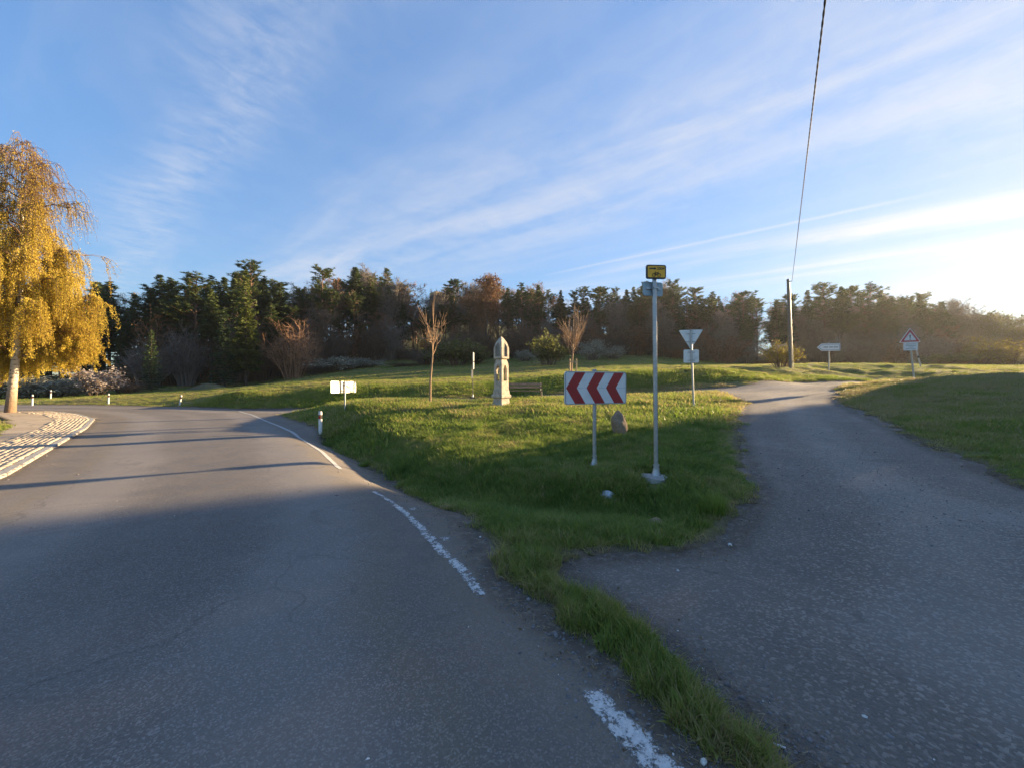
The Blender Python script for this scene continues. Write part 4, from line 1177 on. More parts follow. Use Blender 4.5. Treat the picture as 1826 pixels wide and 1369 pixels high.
def meadow():
    x, y, r = scatter(130000, 20, 95, -66, 66)
    keep = (sd_all(x, y) > 0.25) & (y > 20)
    keep &= (y > 24.0) | (x > 14)
    keep &= sdist(x, y, PAVE) > 0.1
    x, y, r = x[keep], y[keep], r[keep]
    patch = vnoise(x, y, 0.25, 31) + 0.5 * vnoise(x, y, 0.9, 32)
    bank_ = sst(y, 24, 25) * sst(y, 30, 27.5)
    kind = 6 + (rng.random(len(x)) < 0.18 + 0.5 * bank_)
    scl = rng.uniform(0.5, 0.95, len(x)) * (0.62 + 0.75 * bank_) * (1 + sst(r, 35, 80) * 0.7)
    tint = 0.66 + 0.34 * patch + rng.normal(0, 0.13, len(x)) - 0.14 * bank_
    k2 = rng.random(len(x)) < 0.85
    grass_object('meadow_grass', x[k2], y[k2], kind[k2], scl[k2], np.clip(tint[k2], 0, 1), 'short faded grass of the meadow and the bank')
meadow()
# a few tall clumps in the ditch, as in the photograph
def clump(px, Y, s, n, label):
    x0 = PX(px, Y); x = x0 + rng.normal(0, 0.09, n); y = Y + rng.normal(0, 0.09, n)
    grass_object('grass_clump', x, y, np.full(n, 8), rng.uniform(0.6, 1.0, n) * s, np.clip(rng.normal(0.42, 0.06, n), 0, 1), label)['kind'] = 'stuff'
clump(882, 6.1, 0.85, 7, 'tall bright green grass clump at the ditch edge')
clump(1270, 4.75, 0.8, 9, 'tall grass clump at the corner by the side road')
clump(1105, 4.7, 0.7, 12, 'tall grass clump in front of the ditch rocks')
clump(655, 9.6, 0.6, 8, 'grass clump on the verge below the bare-backed board')

# ------------------------------------------------------------------ loose stones, straw and litter on the asphalt (stuff)
def stones(name, x, y, s, m, label, dz=0.0):
    base = []
    bm = bmesh.new(); bmesh.ops.create_icosphere(bm, subdivisions=1, radius=1.0)
    bv = np.array([v.co[:] for v in bm.verts]); bf = np.array([[v.index for v in f.verts] for f in bm.faces]); bm.free()
    n = len(x); Z = hgt(x, y)
    jit = 1 + rng.normal(0, 0.16, (n, len(bv), 1)); sc = rng.uniform(0.6, 1.3, (n, 1, 3)) * np.array([1, 1, 0.6])
    a = rng.uniform(0, 2*math.pi, n); ca, sa = np.cos(a)[:, None], np.sin(a)[:, None]
    V = bv[None] * jit * sc * s[:, None, None]
    X = V[..., 0]*ca - V[..., 1]*sa + x[:, None]; Y = V[..., 0]*sa + V[..., 1]*ca + y[:, None]
    Vv = np.stack([X, Y, V[..., 2] + Z[:, None] + 0.002 + dz], -1).reshape(-1, 3)
    Fc = (bf[None] + (np.arange(n) * len(bv))[:, None, None]).reshape(-1, 3)
    o = obj(name, mesh_np(name, Vv, Fc, m)); tag(o, label, 'gravel', kind='stuff'); return o
x, y, r = scatter(42000, 1.4, 16, -72, 72)
sd = sd_all(x, y); sr = sdist(x, y, RIGHT)
pr = np.where(sr < 0, 0.50 + 0.5 * sst(sr, -0.9, 0), 0.05 + 0.9 * sst(sd, -0.9, -0.05)) * (sd < 0.08)
k = rng.random(len(x)) < pr
stones('gravel', x[k], y[k], rng.lognormal(math.log(0.0052), 0.42, k.sum()), M['pebble'], 'loose dark gravel strewn over the asphalt')
x, y, r = scatter(420, 1.4, 14, -72, 72); sd = sd_all(x, y); k = (sd < 0.15) & (rng.random(len(x)) < 0.35 + 0.6 * sst(sd, -1, 0))
stones('pale_gravel', x[k], y[k], rng.lognormal(math.log(0.0050), 0.45, k.sum()), M['pebble_white'], 'scattered pale grit on the asphalt')
def straws():
    x, y, r = scatter(4200, 1.4, 9, -30, 60); sd = sd_all(x, y)
    k = (np.abs(sd - 0.03) < 0.22) & (rng.random(len(x)) < 0.8)
    x, y = x[k], y[k]; n = len(x); a = rng.uniform(0, 2*math.pi, n); L = rng.uniform(0.01, 0.045, n); w = rng.uniform(0.0008, 0.0018, n)
    z = np.maximum(hgt(x, y), tz_at(x, y)) + 0.006
    dx, dy = np.cos(a)*L/2, np.sin(a)*L/2; ex, ey = -np.sin(a)*w, np.cos(a)*w
    dz = rng.normal(0, 0.006, n)
    V = np.stack([np.stack([x-dx-ex, y-dy-ey, z], 1), np.stack([x+dx-ex, y+dy-ey, z+dz], 1), np.stack([x+dx+ex, y+dy+ey, z+dz], 1), np.stack([x-dx+ex, y-dy+ey, z], 1)], 1).reshape(-1, 3)
    o = obj('straw_litter', mesh_np('straw_litter', V, np.arange(n*4).reshape(n, 4), M['straw'])); tag(o, 'dry straw and leaf bits along the asphalt edges', 'litter', kind='stuff')
straws()
xw, yw = G0(1390, 1331)
mb = MB(); mb.tube([(-0.020,0.012,0.006),(0.02,-0.012,0.006)], 0.0045, 8); o = mb.build('cigarette_end', M['litter']); o.location = (xw, yw, H1(xw, yw)); tag(o, 'white cigarette end on asphalt beside the grass strip tip', 'litter')
xw, yw = G0(1255, 1362)
rock('pebble_stone', Vector((xw, yw, H1(xw, yw) + 0.012)), (0.016, 0.014, 0.018), 21, M['pebble_white'], 'white pebble at the end of nearest paint line', 'pebble')
xw, yw = G0(1302, 963, 0.05)
rock('pebble_stone', Vector((xw, yw, H1(xw, yw) + 0.012)), (0.022, 0.018, 0.02), 23, M['pebble_white'], 'white pebble at the asphalt corner below the tall pole', 'pebble')

# ------------------------------------------------------------------ trees
class TB:
    """collects tube segments and leaf quads with numpy"""
    def __init__(s, seed): s.g = np.random.default_rng(seed); s.wv = []; s.wf = []; s.wn = 0; s.lv = []; s.lt = []
    def tube(s, pts, rad, n=5):
        pts = np.asarray(pts, float); m = len(pts)
        T = np.gradient(pts, axis=0); T /= np.linalg.norm(T, axis=1)[:, None] + 1e-9
        ref = np.array([0.3, 0.9, 0.2]) if abs(T[0] @ np.array([0.3,0.9,0.2])) < 0.85 else np.array([1.0, 0, 0])
        A = np.cross(T, ref); A /= np.linalg.norm(A, axis=1)[:, None] + 1e-9; B = np.cross(T, A)
        an = np.arange(n) * 2*math.pi/n
        V = pts[:, None] + (A[:, None]*np.cos(an)[None, :, None] + B[:, None]*np.sin(an)[None, :, None]) * np.asarray(rad)[:, None, None]
        i = np.arange(m-1)[:, None]*n; k = np.arange(n)[None]; k2 = (k+1) % n
        q = np.stack([i+k, i+k2, i+n+k2, i+n+k], -1).reshape(-1, 4) + s.wn
        s.wv.append(V.reshape(-1, 3)); s.wf.append(q); s.wn += m*n
    def leaves(s, C, D, L, W, tint):
        """quads centred on C, long axis D"""
        C = np.asarray(C, float); n = len(C)
        D = D / (np.linalg.norm(D, axis=1)[:, None] + 1e-9)
        Q = s.g.normal(0, 1, (n, 3)); Q -= D * (Q*D).sum(1)[:, None]; Q /= np.linalg.norm(Q, axis=1)[:, None] + 1e-9
        a = D * (np.asarray(L)/2)[:, None]; b = Q * (np.asarray(W)/2)[:, None]
        s.lv.append(np.stack([C-a, C+b*1.0-a*0.1, C+a, C-b*1.0-a*0.1], 1)); s.lt.append(np.asarray(tint))
    def wood(s, name, m): return mesh_np(name, np.concatenate(s.wv), np.concatenate(s.wf), m, True)
    def reset_wood(s): s.wv = []; s.wf = []; s.wn = 0
    def foliage(s, name, m):
        V = np.concatenate(s.lv).reshape(-1, 3); n = len(V)//4
        return mesh_np(name, V, np.arange(n*4).reshape(n, 4), m, False, {'tint': np.repeat(np.concatenate(s.lt), 4)})
    def both(s, name, mw, ml):
        """twigs and leaves in one crown mesh, two materials"""
        V = np.concatenate(s.lv).reshape(-1, 3); n = len(V)//4
        W = np.concatenate(s.wv); Fw = np.concatenate(s.wf)
        allV = np.concatenate([W, V]); Fq = np.concatenate([Fw, np.arange(n*4).reshape(n, 4) + len(W)])
        me = mesh_np(name, allV, Fq, mw, False, {'tint': np.concatenate([np.full(len(W), 0.5), np.repeat(np.concatenate(s.lt), 4)])})
        me.materials.append(ml)
        me.polygons.foreach_set('material_index', np.concatenate([np.zeros(len(Fw)), np.ones(n)]).astype(np.int32))
        return me

def dry_leaves():
    x, y, r = scatter(16000, 1.4, 11, -45, 62); sd = sd_all(x, y) + ragged(x, y)
    k = (sd > -0.35) & (sd < 0.55) & (rng.random(len(x)) < 0.12 + 0.45 * np.exp(-((sd - 0.05) / 0.14) ** 2))
    x, y = x[k], y[k]; n = len(x); z = np.maximum(hgt(x, y), tz_at(x, y)) + rng.uniform(0.004, 0.02, n)
    b = TB(77); D = rng.normal(0, 1, (n, 3)); D[:, 2] *= 0.25
    b.leaves(np.stack([x, y, z], 1), D, rng.uniform(0.010, 0.038, n), rng.uniform(0.006, 0.018, n), np.clip(rng.normal(0.5, 0.25, n), 0, 1))
    o = obj('leaf_litter', b.foliage('leaf_litter', M['leaf_dry'])); tag(o, 'dry brown leaf crumbs gathered along the asphalt edges', 'leaf litter', kind='stuff')
dry_leaves()

def rvec(g, n): 
    v = g.normal(0, 1, (n, 3)); return v / np.linalg.norm(v, axis=1)[:, None]

def pine(seed, H=18.0, c0=0.5, R0=2.6, dens=1.0, leaf='needles'):
    b = TB(seed); g = b.g
    t = np.linspace(0, 1, 9); bx = g.normal(0, 0.18)*np.sin(t*3+g.uniform(0,6)); by = g.normal(0, 0.18)*np.sin(t*3+g.uniform(0,6))
    tr = np.stack([bx*t, by*t, t*H], 1); b.tube(tr, 0.20*(1-t)**0.8+0.03, 7)
    trunk = b.wood('trunk', M['bark_pine']); b.reset_wood()
    nb = int(64*dens)
    for i in range(nb):
        u = (i + g.random())/nb; z = H*(c0 + (1-c0)*u**0.9)
        prof = (math.sin(min(1, (1-u)*1.25 + 0.10)*math.pi*0.5)**0.8) * (0.62 + 0.38*math.sin(u*9+seed))
        L = R0*prof*g.uniform(0.55, 1.15) + 0.25
        a = g.uniform(0, 2*math.pi); up = 0.10 + 0.55*u + g.normal(0, 0.12)
        d = np.array([math.cos(a), math.sin(a), up]); o = np.array([np.interp(z/H, t, tr[:,0]), np.interp(z/H, t, tr[:,1]), z])
        s_ = np.linspace(0, 1, 5)[:, None]; path = o + d*L*s_ + np.array([0,0,0.18*L])*s_**2
        b.tube(path, (0.045*(1-s_[:,0])+0.012), 3)
        npf = max(2, int(L*4.2*dens**0.5))
        for j in range(npf):
            q = 0.35 + 0.65*(j+g.random())/npf; c = path[0] + (path[-1]-path[0])*q + g.normal(0, 0.16, 3)*(0.5+L*0.25)*np.array([1.2,1.2,0.45])
            m = g.integers(14, 22); dv = rvec(g, m); dv[:,2] = np.abs(dv[:,2])*0.5 - 0.04; dv += d*0.35
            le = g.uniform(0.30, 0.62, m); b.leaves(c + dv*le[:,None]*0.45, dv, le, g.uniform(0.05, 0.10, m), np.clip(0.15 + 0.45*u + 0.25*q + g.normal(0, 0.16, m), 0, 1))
    for i in range(int(12*dens)):       # dead snags under the crown
        z = H*g.uniform(0.22, c0+0.05); a = g.uniform(0, 2*math.pi); L = g.uniform(0.4, 1.5)
        o = np.array([np.interp(z/H, t, tr[:,0]), np.interp(z/H, t, tr[:,1]), z]); b.tube([o, o+np.array([math.cos(a)*L, math.sin(a)*L, g.uniform(-0.2,0.2)])], [0.03, 0.012], 3)
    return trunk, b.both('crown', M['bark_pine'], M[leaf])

def spruce(seed, H=16.0, R0=2.8, c0=0.06, leaf='needles_spruce', full=1.0):
    b = TB(seed); g = b.g
    t = np.linspace(0, 1, 6); b.tube(np.stack([0*t, 0*t, t*H], 1), 0.19*(1-t)+0.02, 7)
    trunk = b.wood('trunk', M['bark_dark']); b.reset_wood()
    nw = int(34*full)
    for w in range(nw):
        u = (w + 0.5*g.random())/nw; z = H*(c0 + (1-c0)*u)
        k = 7 if u < 0.7 else 5
        Lr = R0*(1-u)**0.85*(0.8+0.25*math.sin(w*1.7+seed)) + 0.18
        for i in range(k):
            a = 2*math.pi*(i + g.random()*0.8)/k + w; L = Lr*g.uniform(0.65, 1.15)
            d = np.array([math.cos(a), math.sin(a), 0.25*u - 0.10]); s_ = np.linspace(0, 1, 4)[:, None]
            path = np.array([0,0,z]) + d*L*s_ + np.array([0,0,-0.22*L])*s_ + np.array([0,0,0.20*L])*s_**3
            b.tube(path, 0.03*(1-s_[:,0])+0.008, 3)
            n = max(8, int(L*18*full)); q = np.sqrt(g.random(n)); c = path[0] + (path[-1]-path[0])*q[:,None]
            side = np.array([-math.sin(a), math.cos(a), 0]); sw = g.choice([-1, 1], n)*(0.25+0.2*g.random(n))*(1-q*0.6)*min(1.0, L*0.6)
            c = c + side*sw[:,None] + g.normal(0, 0.06, (n,3)); c[:,2] -= g.random(n)*0.16
            dv = d*0.8 + side*np.sign(sw)[:,None]*0.7 + g.normal(0, 0.3, (n,3)); dv[:,2] -= 0.15
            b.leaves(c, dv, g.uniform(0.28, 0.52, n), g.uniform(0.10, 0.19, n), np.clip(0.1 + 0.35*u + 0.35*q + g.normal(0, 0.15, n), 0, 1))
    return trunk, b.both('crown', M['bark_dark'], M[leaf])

def bare(seed, H=13.0, spread=0.55, levels=4, mt='twig_brown', trunk_m='bark_dark', kids=(12, 7, 6, 5), r0=0.15, stem=0.22, upw=0.35, leaf=None, nleaf=0, lsz=0.12, twig=0.024):
    """leafless tree: recursive limbs; crown holds limbs and twigs"""
    b = TB(seed); g = b.g; tips = []
    def branch(o, d, L, r, lv):
        n = 5 if lv < 2 else 3
        s_ = np.linspace(0, 1, n+1); path = [o]; dd = d.copy()
        for k in range(n):
            dd = dd + g.normal(0, 0.13, 3) + np.array([0, 0, upw*0.22]); dd /= np.linalg.norm(dd); path.append(path[-1] + dd*L/n)
        path = np.array(path); rad = np.maximum(r*(1-0.75*s_), twig*0.75)
        b.tube(path, rad, 6 if lv == 0 else (4 if lv == 1 else 3))
        if lv == 0:
            b.trunk = b.wood('trunk', M[trunk_m]); b.reset_wood()
        if lv >= levels - 1: tips.append(path[1:])
        if lv < levels:
            m = kids[min(lv, len(kids)-1)]
            for i in range(m):
                q = g.uniform(stem if lv == 0 else 0.2, 1.0); k = q*n; i0 = min(int(k), n-1); p = path[i0] + (path[i0+1]-path[i0])*(k-i0)
                dv = d*(0.75) + rvec(g, 1)[0]*(spread + 0.15*lv); dv[2] += upw*0.5; dv /= np.linalg.norm(dv)
                branch(p, dv, L*g.uniform(0.42, 0.68)*(1.08-0.35*q), max(r*(1-0.7*q)*0.6, twig), lv+1)
    branch(np.zeros(3), np.array([g.normal(0,0.04), g.normal(0,0.04), 1.0]), H*0.72, r0, 0)
    if leaf:
        tp = np.concatenate(tips); idx = g.integers(0, len(tp), nleaf); c = tp[idx] + g.normal(0, 0.14, (nleaf, 3))
        b.leaves(c, rvec(g, nleaf), g.uniform(0.7, 1.3, nleaf)*lsz, g.uniform(0.5, 0.9, nleaf)*lsz, np.clip(g.normal(0.5, 0.22, nleaf), 0, 1))
        return b.trunk, b.both('crown', M[mt], M[leaf])
    return b.trunk, b.wood('crown', M[mt])

def shrub(seed, W=3.0, H=2.6, mt='twig_brown', leaf=None, nleaf=2500, lsz=0.10, stems=26, twigs=7):
    b = TB(seed); g = b.g; tips = []
    for i in range(stems):
        a = g.uniform(0, 2*math.pi); q = math.sqrt(g.random()); tgt = np.array([math.cos(a)*q*W/2, math.sin(a)*q*W/2, H*math.sqrt(max(0.05, 1-q*q*0.75))*g.uniform(0.7, 1.08)])
        o = np.array([math.cos(a)*q*W*0.16, math.sin(a)*q*W*0.16, -0.1]); s_ = np.linspace(0, 1, 5)[:, None]
        path = o + (tgt-o)*s_ + np.array([0,0,0.18*H])*(s_*(1-s_)) + g.normal(0, 0.05*H, (5,3))*s_
        b.tube(path, 0.03*(1-s_[:,0])+0.012, 4)
        if i == stems//2: pass
        for j in range(twigs):
            k = g.integers(1, 4); p = path[k] + (path[k+1]-path[k])*g.random(); dv = rvec(g,1)[0]; dv[2] = abs(dv[2])*0.7+0.1; L = H*g.uniform(0.14, 0.34)
            mid = p + dv*L*0.5 + g.normal(0, 0.05, 3); end = p + dv*L + np.array([0,0,g.normal(0,0.06)])
            b.tube([p, mid, end], [0.014, 0.011, 0.007], 3); tips += [mid, end, (mid+end)/2]
            for _ in range(2):
                d2 = dv + rvec(g,1)[0]*0.8; e2 = mid + d2*L*0.4; b.tube([mid, e2], [0.010, 0.006], 3); tips.append(e2)
    half = len(b.wv)//1
    stem_me = b.wood('stems', M[mt])
    if leaf:
        tp = np.array(tips); idx = g.integers(0, len(tp), nleaf); c = tp[idx] + g.normal(0, 0.10*H/2.6, (nleaf,3)); c[:,2] = np.maximum(c[:,2], 0.05)
        b.leaves(c, rvec(g, nleaf), g.uniform(0.7,1.3,nleaf)*lsz, g.uniform(0.5,0.9,nleaf)*lsz, np.clip(g.normal(0.5,0.22,nleaf),0,1))
        return stem_me, b.foliage('foliage', M[leaf])
    return stem_me, None

PINES = [pine(100+i, 18, c, r_, d_) for i, (c, r_, d_) in enumerate(((0.46,3.3,1.25),(0.52,3.0,1.05),(0.40,3.5,1.4),(0.56,2.8,1.0),(0.45,3.1,1.25),(0.36,3.4,1.45)))]
SPRUCES = [spruce(200+i, 16, r_, c_) for i, (r_, c_) in enumerate(((3.0,0.05),(2.6,0.18),(3.3,0.10),(2.4,0.3)))]
CONES = [spruce(250+i, 17, r_, c_, 'needles', 1.0) for i, (r_, c_) in enumerate(((2.5,0.42),(2.9,0.34),(2.2,0.5)))]
BRIGHT = spruce(230, 16, 2.5, 0.16, 'needles_bright', 1.1)
BARES = [bare(300+i, 13, sp, 4, mt, 'bark_dark') for i, (sp, mt) in enumerate(((0.55,'twig_brown'),(0.48,'twig_grey'),(0.62,'twig_brown'),(0.5,'twig_red'),(0.42,'twig_grey')))]
REDLEAF = bare(330, 14, 0.5, 4, 'twig_red', 'bark_dark', leaf='leaf_brown', nleaf=2600, lsz=0.30)
GREENISH = [bare(340+i, 12, 0.55, 4, 'twig_grey', 'bark_dark', leaf='leaf_olive', nleaf=2200, lsz=0.26) for i in range(2)]

def plant(kind_name, meshes, names, loc, h_scale, label, cat, group=None, rz=None, wide=1.0):
    S = empty(kind_name, loc, random.uniform(0, 6.28) if rz is None else rz, label, cat, group)
    S.scale = (h_scale*wide, h_scale*wide, h_scale)
    for me, nm in zip(meshes, names):
        if me is not None: obj(nm, me, S)
    return S

SIL = [(-200,520),(100,510),(170,500),(195,498),(222,548),(240,522),(285,487),(305,492),(330,512),(350,492),(378,488),(400,492),(445,466),(470,495),(500,502),(540,515),(575,478),(610,500),(634,474),(660,490),(690,476),(715,502),(740,520),(770,528),(810,497),(865,490),(905,512),(930,506),(960,506),(1000,516),(1040,511),(1070,511),(1130,510),(1150,502),(1200,501),(1240,515),(1270,518),(1325,519),(1350,532),(1366,578),(1385,532),(1410,521),(1440,516),(1470,504),(1500,509),(1550,504),(1590,526),(1640,523),(1680,536),(1700,552),(1720,542),(1760,551),(1826,566),(2000,560),(2400,560)]
EDGE = [(-200,44),(100,46),(200,50),(300,52),(440,56),(560,63),(640,73),(760,77),(900,76),(1150,78),(1350,73),(1500,71),(1700,71),(1826,70),(2400,66)]
sil = lambda px: float(np.interp(px, *zip(*SIL)))
edg = lambda px: float(np.interp(px, *zip(*EDGE)))
def region(px):
    for lim, nm in ((230, 'behind the golden birch'), (480, 'left of the orange-twigged tree'), (720, 'between the orange-twigged tree and the left sapling'), (900, 'behind the shrine'), (1130, 'behind the right sapling'), (1370, 'right of the tall cycle sign pole'), (1690, 'right of the utility pole')):
        if px < lim: return nm
    return 'at the far right of the meadow'
def forest_tree(px, Y, pytop, kind, label=None, group=None, i=0):
    x = PX(px, Y); z = H1(x, Y); top = CAMZ - (pytop - CY)/F*Y; h = max(4.0, top - z)
    loc = (x, Y, z - 0.1)
    rg = region(px)
    if kind == 'pine':
        return plant('pine_tree', PINES[i % len(PINES)], ('trunk', 'crown'), loc, h/18.4, label or f'tall dark pine in the wood {rg}', 'tree', group or f'pines {rg}', wide=random.uniform(1.05, 1.4))
    if kind == 'spruce':
        return plant('spruce_tree', SPRUCES[i % len(SPRUCES)], ('trunk', 'crown'), loc, h/16.1, label or f'dense dark spruce in the wood {rg}', 'tree', group or f'spruces {rg}', wide=random.uniform(0.95, 1.2))
    if kind == 'cone':
        return plant('pine_tree', CONES[i % 3], ('trunk', 'crown'), loc, h/17.1, label or f'conical dark pine in the wood {rg}', 'tree', group or f'conical pines {rg}', wide=random.uniform(1.1, 1.5))
    if kind == 'green':
        return plant('leafing_tree', GREENISH[i % 2], ('trunk', 'crown'), loc, h/12.5, label or f'leafing olive tree in the wood {rg}', 'tree', group or f'leafing trees {rg}')
    return plant('bare_tree', BARES[i % len(BARES)], ('trunk', 'crown'), loc, h/12.5, label or f'leafless brown tree in the wood {rg}', 'tree', group or f'leafless trees {rg}', wide=random.uniform(1.0, 1.3))

rf = random.Random(11)
cnt = 0
# trees that make the skyline
SKY = {}; ORD = 'first second third fourth fifth sixth seventh eighth ninth tenth eleventh twelfth thirteenth fourteenth'.split()
for px, py in SIL[2:-2]:
    if py > 545 and px < 1600: continue
    if 722 < px < 790: kd = 'bare'
    elif px > 1690: kd = rf.choice(['green', 'bare', 'green'])
    elif px < 470: kd = rf.choice(['pine', 'cone', 'cone'])
    else: kd = rf.choice(['pine', 'cone', 'cone'])
    if px in (865, 445): continue
    rg = region(px); SKY[rg] = SKY.get(rg, 0) + 1
    nmk = {'bare': 'leafless tree', 'cone': 'conical pine', 'green': 'leafing tree', 'pine': 'pine', 'spruce': 'spruce'}[kd]
    forest_tree(px, edg(px) + rf.uniform(3, 9), py, kd, f'{ORD[SKY[rg]-1]} skyline {nmk} from left, wood {rg}', 'trees that make the skyline', i=cnt); cnt += 1
# rows behind the edge
for row in range(5):
    px = -150 + rf.uniform(0, 20)
    while px < 2050:
        Y = edg(px) + (0.5, 6, 12, 19, 28)[row] + rf.uniform(-2.5, 2.5)
        step = F * rf.uniform(3.0, 5.0) / Y
        if 1352 < px < 1376: px += step; continue
        u = rf.random()
        if px < 230: kd = 'spruce' if u < 0.6 else 'pine'
        elif px < 470: kd = 'spruce' if u < 0.35 else ('cone' if u < 0.6 else ('pine' if u < 0.9 else 'bare'))
        elif px < 730: kd = 'bare' if (u < 0.45 and row < 3) else ('pine' if u < 0.7 else 'cone')
        elif px < 900: kd = 'bare' if u < 0.75 else 'pine'
        elif px < 1130: kd = 'pine' if u < 0.3 else ('cone' if u < 0.5 else 'bare')
        elif px < 1690: kd = 'pine' if u < 0.4 else ('cone' if u < 0.55 else 'bare')
        else: kd = 'green' if u < 0.45 else 'bare'
        s_ = sil(px)
        low = {'bare': rf.uniform(8, 60), 'pine': rf.uniform(0, 26), 'cone': rf.uniform(2, 34), 'spruce': rf.uniform(8, 90) if row < 2 else rf.uniform(8, 40), 'green': rf.uniform(4, 50)}[kd]
        if row == 0: low += 22
        forest_tree(px, Y, s_ + low, kd, i=cnt); cnt += 1
        px += step

# single trees and shrubs with a look of their own
def single(nm, me, names, px, Y, pytop, hp, label, cat, group=None, wide=1.0):
    x = PX(px, Y); z = H1(x, Y); h = CAMZ - (pytop - CY)/F*Y - z
    return plant(nm, me, names, (x, Y, z - 0.05), h/hp, label, cat, group, wide=wide)
TC = ('trunk', 'crown'); SF = ('stems', 'foliage')
single('conifer_tree', BRIGHT, TC, 438, 53, 478, 16.1, 'sunlit yellow green conifer standing out at the left of the wood', 'tree')
single('pine_tree', PINES[1], TC, 446, 61, 464, 18.4, 'tallest pine, its tip just above the sunlit yellow green conifer', 'tree')
single('red_leafed_tree', REDLEAF, TC, 866, 74, 488, 14, 'tall rusty brown tree with old leaves behind the shrine', 'tree')
single('spruce_tree', SPRUCES[0], TC, 270, 46, 585, 16.1, 'low dark spruce with branches to the ground left of the earth mound', 'tree')
single('spruce_tree', SPRUCES[2], TC, 400, 51, 545, 16.1, 'broad dark spruce right beneath the sunlit conifer', 'tree')
ORANGE = shrub(351, 7.0, 6.8, 'twig_orange', None, 0, 0, stems=34, twigs=13)
x_, Y_ = PX(524, 56), 56.0
z_ = H1(x_, Y_); S = empty('orange_twigged_tree', (x_, Y_, z_ - 0.05), 0.4, 'spreading leafless tree with orange lit twigs before the left wood', 'tree')
k_ = (CAMZ - (556 - CY)/F*Y_ - z_)/7.6; S.scale = (k_*0.95, k_*0.95, k_)
obj('stems', ORANGE[0], S)
sh = [('blossom', 2600, 0.16, 'twig_grey'), ('blossom_pink', 2600, 0.15, 'twig_brown'), ('leaf_olive', 3200, 0.17, 'twig_brown'), ('leaf_yellow', 1800, 0.15, 'twig_brown'), (None, 0, 0, 'twig_brown'), (None, 0, 0, 'twig_grey'), ('leaf_brown', 1300, 0.14, 'twig_red')]
SHR = [shrub(400+i, 3.0, 2.6, mt, lf, nl, ls, stems=26 if lf else 42, twigs=8 if lf else 12) for i, (lf, nl, ls, mt) in enumerate(sh)]
def bush(px, Y, pytop, wpx, k, label, nm='shrub', group=None):
    x = PX(px, Y); z = H1(x, Y); h = max(0.7, CAMZ - (pytop - CY)/F*Y - z); w = wpx/F*Y
    S = empty(nm, (x, Y, z - 0.05), random.uniform(0, 6.28), label, 'shrub', group); S.scale = (w/3.0, w/3.0, h/2.8)
    for me, n_ in zip(SHR[k], SF):
        if me is not None: obj(n_, me, S)
    return S
bush(168, 40, 652, 80, 1, 'pinkish white blossoming shrub beyond the bend', 'blossoming_shrub')
bush(60, 39, 668, 90, 0, 'pale hedge shrub right beside the birch trunk')
bush(110, 40, 672, 80, 0, 'pale hedge shrub between birch and pink blossoming shrub')
bush(-10, 38, 660, 90, 0, 'pale hedge shrub behind the birch trunk')
bush(225, 43, 676, 60, 4, 'low brown bush right of the pink blossoming shrub')
bush(600, 60, 634, 90, 0, 'grey white blossoming bush at wood edge, left half', 'blossoming_shrub')
bush(648, 64, 637, 60, 0, 'grey white blossoming bush at wood edge, right half', 'blossoming_shrub')
bush(560, 58, 645, 60, 5, 'grey leafless bush under the orange twigged tree')
bush(720, 62, 655, 60, 4, 'low brown bramble patch on the meadow left of the left sapling')
bush(812, 60, 600, 90, 2, 'large olive green bush behind the thin trail post')
bush(850, 64, 618, 50, 2, 'smaller olive bush just left of the shrine')
bush(760, 64, 625, 60, 4, 'brown leafless bush behind the left sapling')
bush(935, 66, 622, 40, 0, 'small pale blossoming bush just right of the shrine')
bush(978, 52, 592, 62, 2, 'round olive green bush left of the staked sapling')
bush(1055, 66, 603, 55, 0, 'pale blossoming bush right of the staked sapling', 'blossoming_shrub')
bush(1092, 68, 615, 50, 0, 'low pale blossoming bush behind the chevron board', 'blossoming_shrub')
bush(1392, 34, 606, 56, 3, 'yellow green shrub at the foot of the utility pole')
bush(1290, 68, 600, 80, 6, 'rusty brown bush at wood edge right of the yield sign')
bush(1420, 66, 612, 70, 4, 'brown thicket just right of the utility pole')
bush(1535, 64, 605, 70, 4, 'brown thicket between the direction sign and the warning sign')
bush(1595, 64, 605, 60, 6, 'reddish thicket left of the warning sign')
bush(1690, 60, 628, 70, 2, 'low pale green bush right of the warning sign')
bush(1745, 62, 600, 60, 3, 'yellow sunlit bush in the wood at far right')
bush(1805, 60, 606, 70, 3, 'yellow sunlit bush at the right picture edge')
bush(1660, 66, 595, 90, 5, 'grey leafless thicket behind the leaning stake')
# low thicket along the foot of the wood
px = 235
while px < 1840:
    Y = edg(px) + rf.uniform(-2, 4)
    if not (1350 < px < 1378):
        bush(px, Y, sil(px) + rf.uniform(65, 115), rf.uniform(50, 90), rf.choice((4, 4, 5, 5, 6)), f'leafless thicket at the foot of the wood {region(px)}', 'thicket', f'thickets {region(px)}')
    px += rf.uniform(18, 30)

for px in range(1110, 1350, 22):     # denser young growth where the wood thins out
    bush(px, edg(px) + rf.uniform(5, 11), sil(px) + rf.uniform(38, 62), rf.uniform(55, 80), rf.choice((4, 5, 5, 6)), f'tall leafless young growth inside the wood {region(px)}', 'thicket', f'young growth {region(px)}')
for px in range(920, 1110, 30):
    bush(px, edg(px) + rf.uniform(5, 11), sil(px) + rf.uniform(42, 66), rf.uniform(55, 80), rf.choice((4, 5, 6)), f'tall leafless young growth inside the wood {region(px)}', 'thicket', f'young growth {region(px)}')

